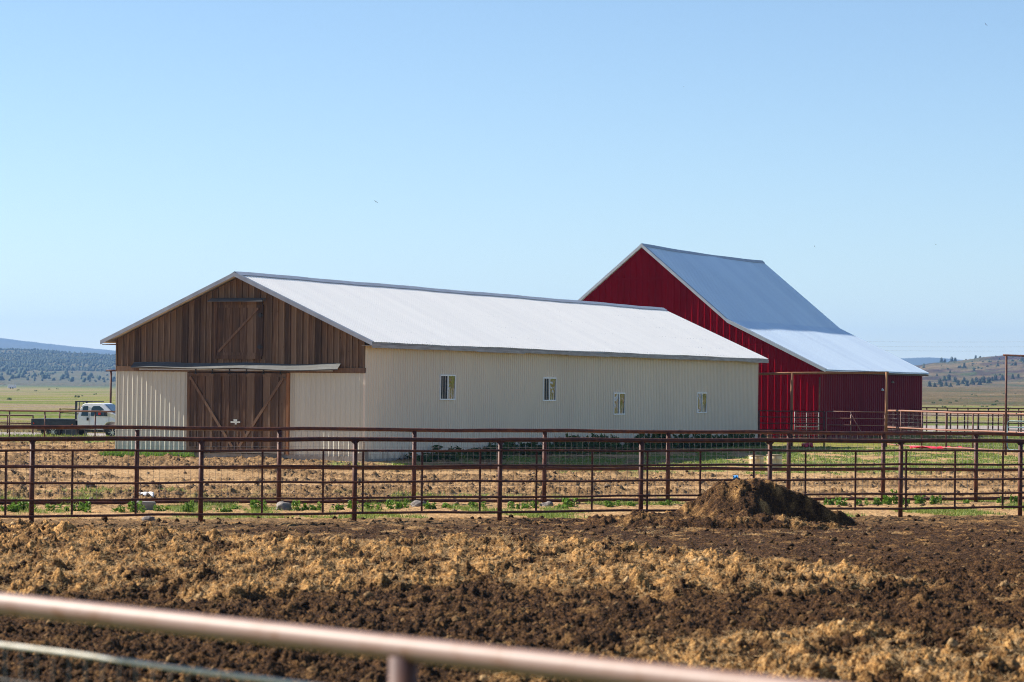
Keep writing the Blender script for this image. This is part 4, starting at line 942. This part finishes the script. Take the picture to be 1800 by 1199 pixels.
for i, (px, py, wp, hp_) in enumerate(weeds):
    g_ = G(px, py); s = g_.y/FPX; o = protos[i] if i < 5 else protos[i % 5].copy()
    if i >= 5: C.objects.link(o)
    o.location = (g_.x, g_.y, gz(g_.x, g_.y)-.02); o.scale = (wp*s*.62, wp*s*.62, hp_*s*1.0); o.rotation_euler.z = i*1.3
    tag(o, ('tall' if hp_ >= 20 else 'low') + ' bright green weed, ' + nth(i) + ' from the left in the strip between the near fences', 'weed', 'weeds in the strip between the two near fences')
def scatter_blades(name, spots, h, wdt, mat_, lab, lean=.4, per=5):
    sp = np.asarray(spots); n = len(sp)*per; c = np.repeat(sp, per, 0) + np.concatenate([rng.normal(size=(n, 2))*.06, np.zeros((n, 1))], 1)
    a = rng.random(n)*6.283; hh = h*(.5+.8*rng.random(n)); side = np.stack([np.cos(a), np.sin(a), np.zeros(n)], 1)*wdt
    top = c + np.stack([rng.normal(size=n)*lean*hh, rng.normal(size=n)*lean*hh, hh], 1)
    V = np.empty((n*3, 3)); V[0::3] = c-side; V[1::3] = c+side; V[2::3] = top
    return tag(tri_mesh(name, V, np.arange(n*3).reshape(n, 3), mat_), lab, 'grass' if 'straw' not in name else 'straw', kind='stuff')
def spots_where(n, x0, x1, y0, y1, cond):
    out = []
    xs = rng.uniform(-1, 1, n*6); ysr = rng.uniform(y0, y1, n*6)
    for a_, y in zip(xs, ysr):
        x = x0 + (a_+1)/2*(x1-x0)
        if abs(x/y) < .225 and cond(x, y): out.append((x, y, gz(x, y)-.01))
        if len(out) >= n: break
    return out
def mask_at(mk):
    def f_(x, y):
        j = int(np.clip(np.searchsorted(rows, y), 1, len(rows)-1)); i = int(ci(x/y)); return mk[j, i]
    return f_
gm = mask_at(grs); hm = mask_at(hay)
scatter_blades('grass', spots_where(9000, -16, 20, 62, 80, lambda x, y: gm(x, y) > .25), .10, .010, M['grass'], 'short grass growing in the strip between the two near fences', .5, 5)
scatter_blades('grass', spots_where(8000, -6, 32, 96, 149, lambda x, y: loc(x, y)[0] > 1.0 and gm(x, y) > .45 and random.random() < .6), .09, .02, M['grass'], 'green ground cover in front of the red barn and along the cream wall', .5, 6)
scatter_blades('grass', spots_where(1800, -18, -12, 104, 118, lambda x, y: -11.2 < loc(x, y)[0] < -7.4 and -1.3 < loc(x, y)[1] < -.15), .24, .02, M['leaf'], 'bright green grass tufts along the foot of the left front panel', .3, 8)
scatter_blades('grass', spots_where(2600, -33, -17, 128, 149, lambda x, y: y > 139), .16, .03, M['grass'], 'thin green grass strip in front of the truck', .4, 6)
scatter_blades('grass', [(x, y, -.06) for x, y in zip(rng.uniform(-36, -14, 9000), rng.uniform(168, 196, 9000))], .32, .03, M['drygrass'], 'dry grass edge beyond the gravel road at the left', .4, 4)
scatter_blades('grass', [(x, y, -.06) for x, y in zip(rng.uniform(22, 46, 14000), rng.uniform(150, 205, 14000))], .22, .03, M['grass'], 'green grass behind the mesh fence at the right', .4, 5)
# dark weeds along the shaded cream wall: low bushes with their own place
wv = [leaves(300, 1, 1, 1, .17, np.random.default_rng(90+s)) for s in range(4)]
wp_ = [tri_mesh('weed_bush', V, F, M['leaf_dark']) for V, F in wv]
for i in range(46):
    t = 3.5 + i*.93 + random.uniform(-.2, .2); lxo = random.uniform(.45, .9); hh = float(np.interp(t, [3, 9, 20, 34, 46], [.38, .55, .85, .85, .7]))*random.uniform(.7, 1.15)
    o = wp_[i] if i < 4 else wp_[i % 4].copy()
    if i >= 4: C.objects.link(o)
    q = Vector((OC.x, OC.y, 0)) + Vector((math.cos(TH), -math.sin(TH), 0))*lxo + Vector((math.sin(TH), math.cos(TH), 0))*t
    o.location = (q.x, q.y, gz(q.x, q.y)-.03); o.scale = (random.uniform(.5, .75), random.uniform(.5, .8), hh); o.rotation_euler.z = i
    tag(o, 'dark weed bush at the foot of the long cream wall, ' + nth(i) + ' from its near corner', 'bush', 'weed bushes along the foot of the cream wall')
# loose straw over the bands
hs = spots_where(26000, -8, 8, 24, 60, lambda x, y: hm(x, y) > .35)
sp = np.asarray(hs); n = len(sp)*4; c = np.repeat(sp, 4, 0) + np.stack([rng.normal(size=n)*.08, rng.normal(size=n)*.08, rng.random(n)*.02+.008], 1)
a = rng.random(n)*6.283; ln = .03+.05*rng.random(n); dx = np.stack([np.cos(a)*ln, np.sin(a)*ln, rng.normal(size=n)*.018], 1); wd = np.stack([-np.sin(a), np.cos(a), np.zeros(n)+.5], 1)*.003
V = np.empty((n*3, 3)); V[0::3] = c-dx-wd; V[1::3] = c-dx+wd; V[2::3] = c+dx
tag(tri_mesh('straw', V, np.arange(n*3).reshape(n, 3), M['straw']), 'loose pale straw strewn over the churned manure', 'straw', kind='stuff')
# loose clods
def clods(name, n, ylo, yhi, smin, smax, cond, mat_, lab, z_off=-.25):
    r_ = np.random.default_rng(len(name)+n); y = np.exp(r_.uniform(math.log(ylo), math.log(yhi), n*3)); x = r_.uniform(-.2, .2, n*3)*y
    j = np.clip(np.searchsorted(rows, y), 1, len(rows)-1); i = ci(x/y)
    ok = cond(x, y, j, i); x, y, j, i = x[ok][:n], y[ok][:n], j[ok][:n], i[ok][:n]; z = Z[j, i]; n = len(x)
    s = (smin + (smax-smin)*r_.random(n)**3.2); pr = [blob(200+k, .3, 2) for k in range(10)]; VV = []; FF = []; o_ = 0
    for k in range(10):
        V, F = pr[k]; m_ = np.arange(k, n, 10); V = V*np.array([1, 1, 1.1]); a = r_.random(len(m_))*6.28
        q = np.empty((len(m_), len(V), 3)); q[:, :, 0] = V[None, :, 0]*np.cos(a)[:, None] - V[None, :, 1]*np.sin(a)[:, None]; q[:, :, 1] = V[None, :, 0]*np.sin(a)[:, None] + V[None, :, 1]*np.cos(a)[:, None]; q[:, :, 2] = V[None, :, 2]
        q = q*s[m_][:, None, None]*np.array([1, .9, 1.25]) + np.stack([x[m_], y[m_], z[m_] + z_off*s[m_]], 1)[:, None, :]
        VV.append(q.reshape(-1, 3)); FF.append((F[None] + (np.arange(len(m_))*len(V))[:, None, None]).reshape(-1, 3) + o_); o_ += len(m_)*len(V)
    return tag(tri_mesh(name, np.concatenate(VV), np.concatenate(FF), mat_), lab, 'clods', kind='stuff')
def clodm(name, st):
    t = MT(name, .95, 0, .1); g = t.n.new('ShaderNodeNewGeometry'); c = t.ramp(g.outputs['Random Per Island'], st)
    c = t.mix(t.ramp(t.noise(30, None, 5, .7), [(.4, (.6, .6, .6)), (.6, (0, 0, 0))]), c, (.03, .016, .008)); t.bump(t.noise(45, None, 4, .7), .8, .02); return t.col(c)
M['clod_dark'] = clodm('manure_clod', [(0, (.03, .015, .007)), (.55, (.08, .042, .018)), (.85, (.17, .095, .04)), (1, (.34, .21, .10))])
M['clod_hay'] = clodm('strawy_clod', [(0, (.10, .05, .02)), (.5, (.33, .19, .08)), (1, (.60, .40, .20))])
M['clod_tan'] = clodm('dry_clod', [(0, (.07, .042, .025)), (.5, (.20, .13, .08)), (1, (.42, .31, .20))])
clods('manure_clods', 8000, 24, 66, .010, .06, lambda x, y, j, i: (hay[j, i] < .45) & (alley[j, i] < .3), M['clod_dark'], 'dark manure clods over the churned foreground')
clods('straw_clods', 2500, 24, 60, .012, .07, lambda x, y, j, i: hay[j, i] > .4, M['clod_hay'], 'straw covered clods in the pale bands of the foreground')
clods('yard_clods', 2600, 66, 130, .015, .07, lambda x, y, j, i: (alley[j, i] > .3) & (grs[j, i] < .5) & ((clodrow[j, i] > .3) | (np.sin(x*37.7) > .75)), M['clod_tan'], 'dry brown clods in rows across the yard behind the near fences')
# meadow bushes beyond the road
bp = [leaves(160, 1, 1, .9, .2, np.random.default_rng(130+s)) for s in range(3)]; bo = [tri_mesh('sage_bush', V, F, M['leaf_dark']) for V, F in bp]; k = 0
for (u0, u1, y0, y1, n_) in ((-.178, -.142, 420, 1300, 8), (.148, .178, 420, 1100, 16)):
    for i in range(n_):
        y = y0 * (y1/y0)**random.random(); x = (u0+(u1-u0)*(i+random.random()*.6)/n_)*y; o = bo[k] if k < 3 else bo[k % 3].copy()
        if k >= 3: C.objects.link(o)
        zz = max(-.06, surf(HR, x, y)) if u0 > 0 and y > 500 else -.06
        o.location = (x, y, zz); s = random.uniform(.25, .6); o.scale = (s*1.3, s, s); o.rotation_euler.z = k; k += 1
        tag(o, 'small sage bush on the open meadow ' + ('left of the cream barn, ' if u0 < 0 else 'right of the red barn, ') + nth(i) + ' from the left', 'bush', 'sage bushes on the meadow')

# ------------------------------------------------------------------ air
hz = MB().box(-9000, 9000, -60, 10700, -8, 235).build('haze', None); tag(hz, 'thin blue haze between the yard and the far hills', 'haze', kind='stuff')
hm_ = bpy.data.materials.new('haze'); hm_.use_nodes = True; hn = hm_.node_tree; hn.nodes.remove(hn.nodes['Principled BSDF'])
pv = hn.nodes.new('ShaderNodeVolumePrincipled'); pv.inputs['Color'].default_value = (.30, .55, 1, 1); pv.inputs['Density'].default_value = 8.5e-5; pv.inputs['Anisotropy'].default_value = .2
hn.links.new(pv.outputs[0], hn.nodes['Material Output'].inputs['Volume']); hz.data.materials.append(hm_)
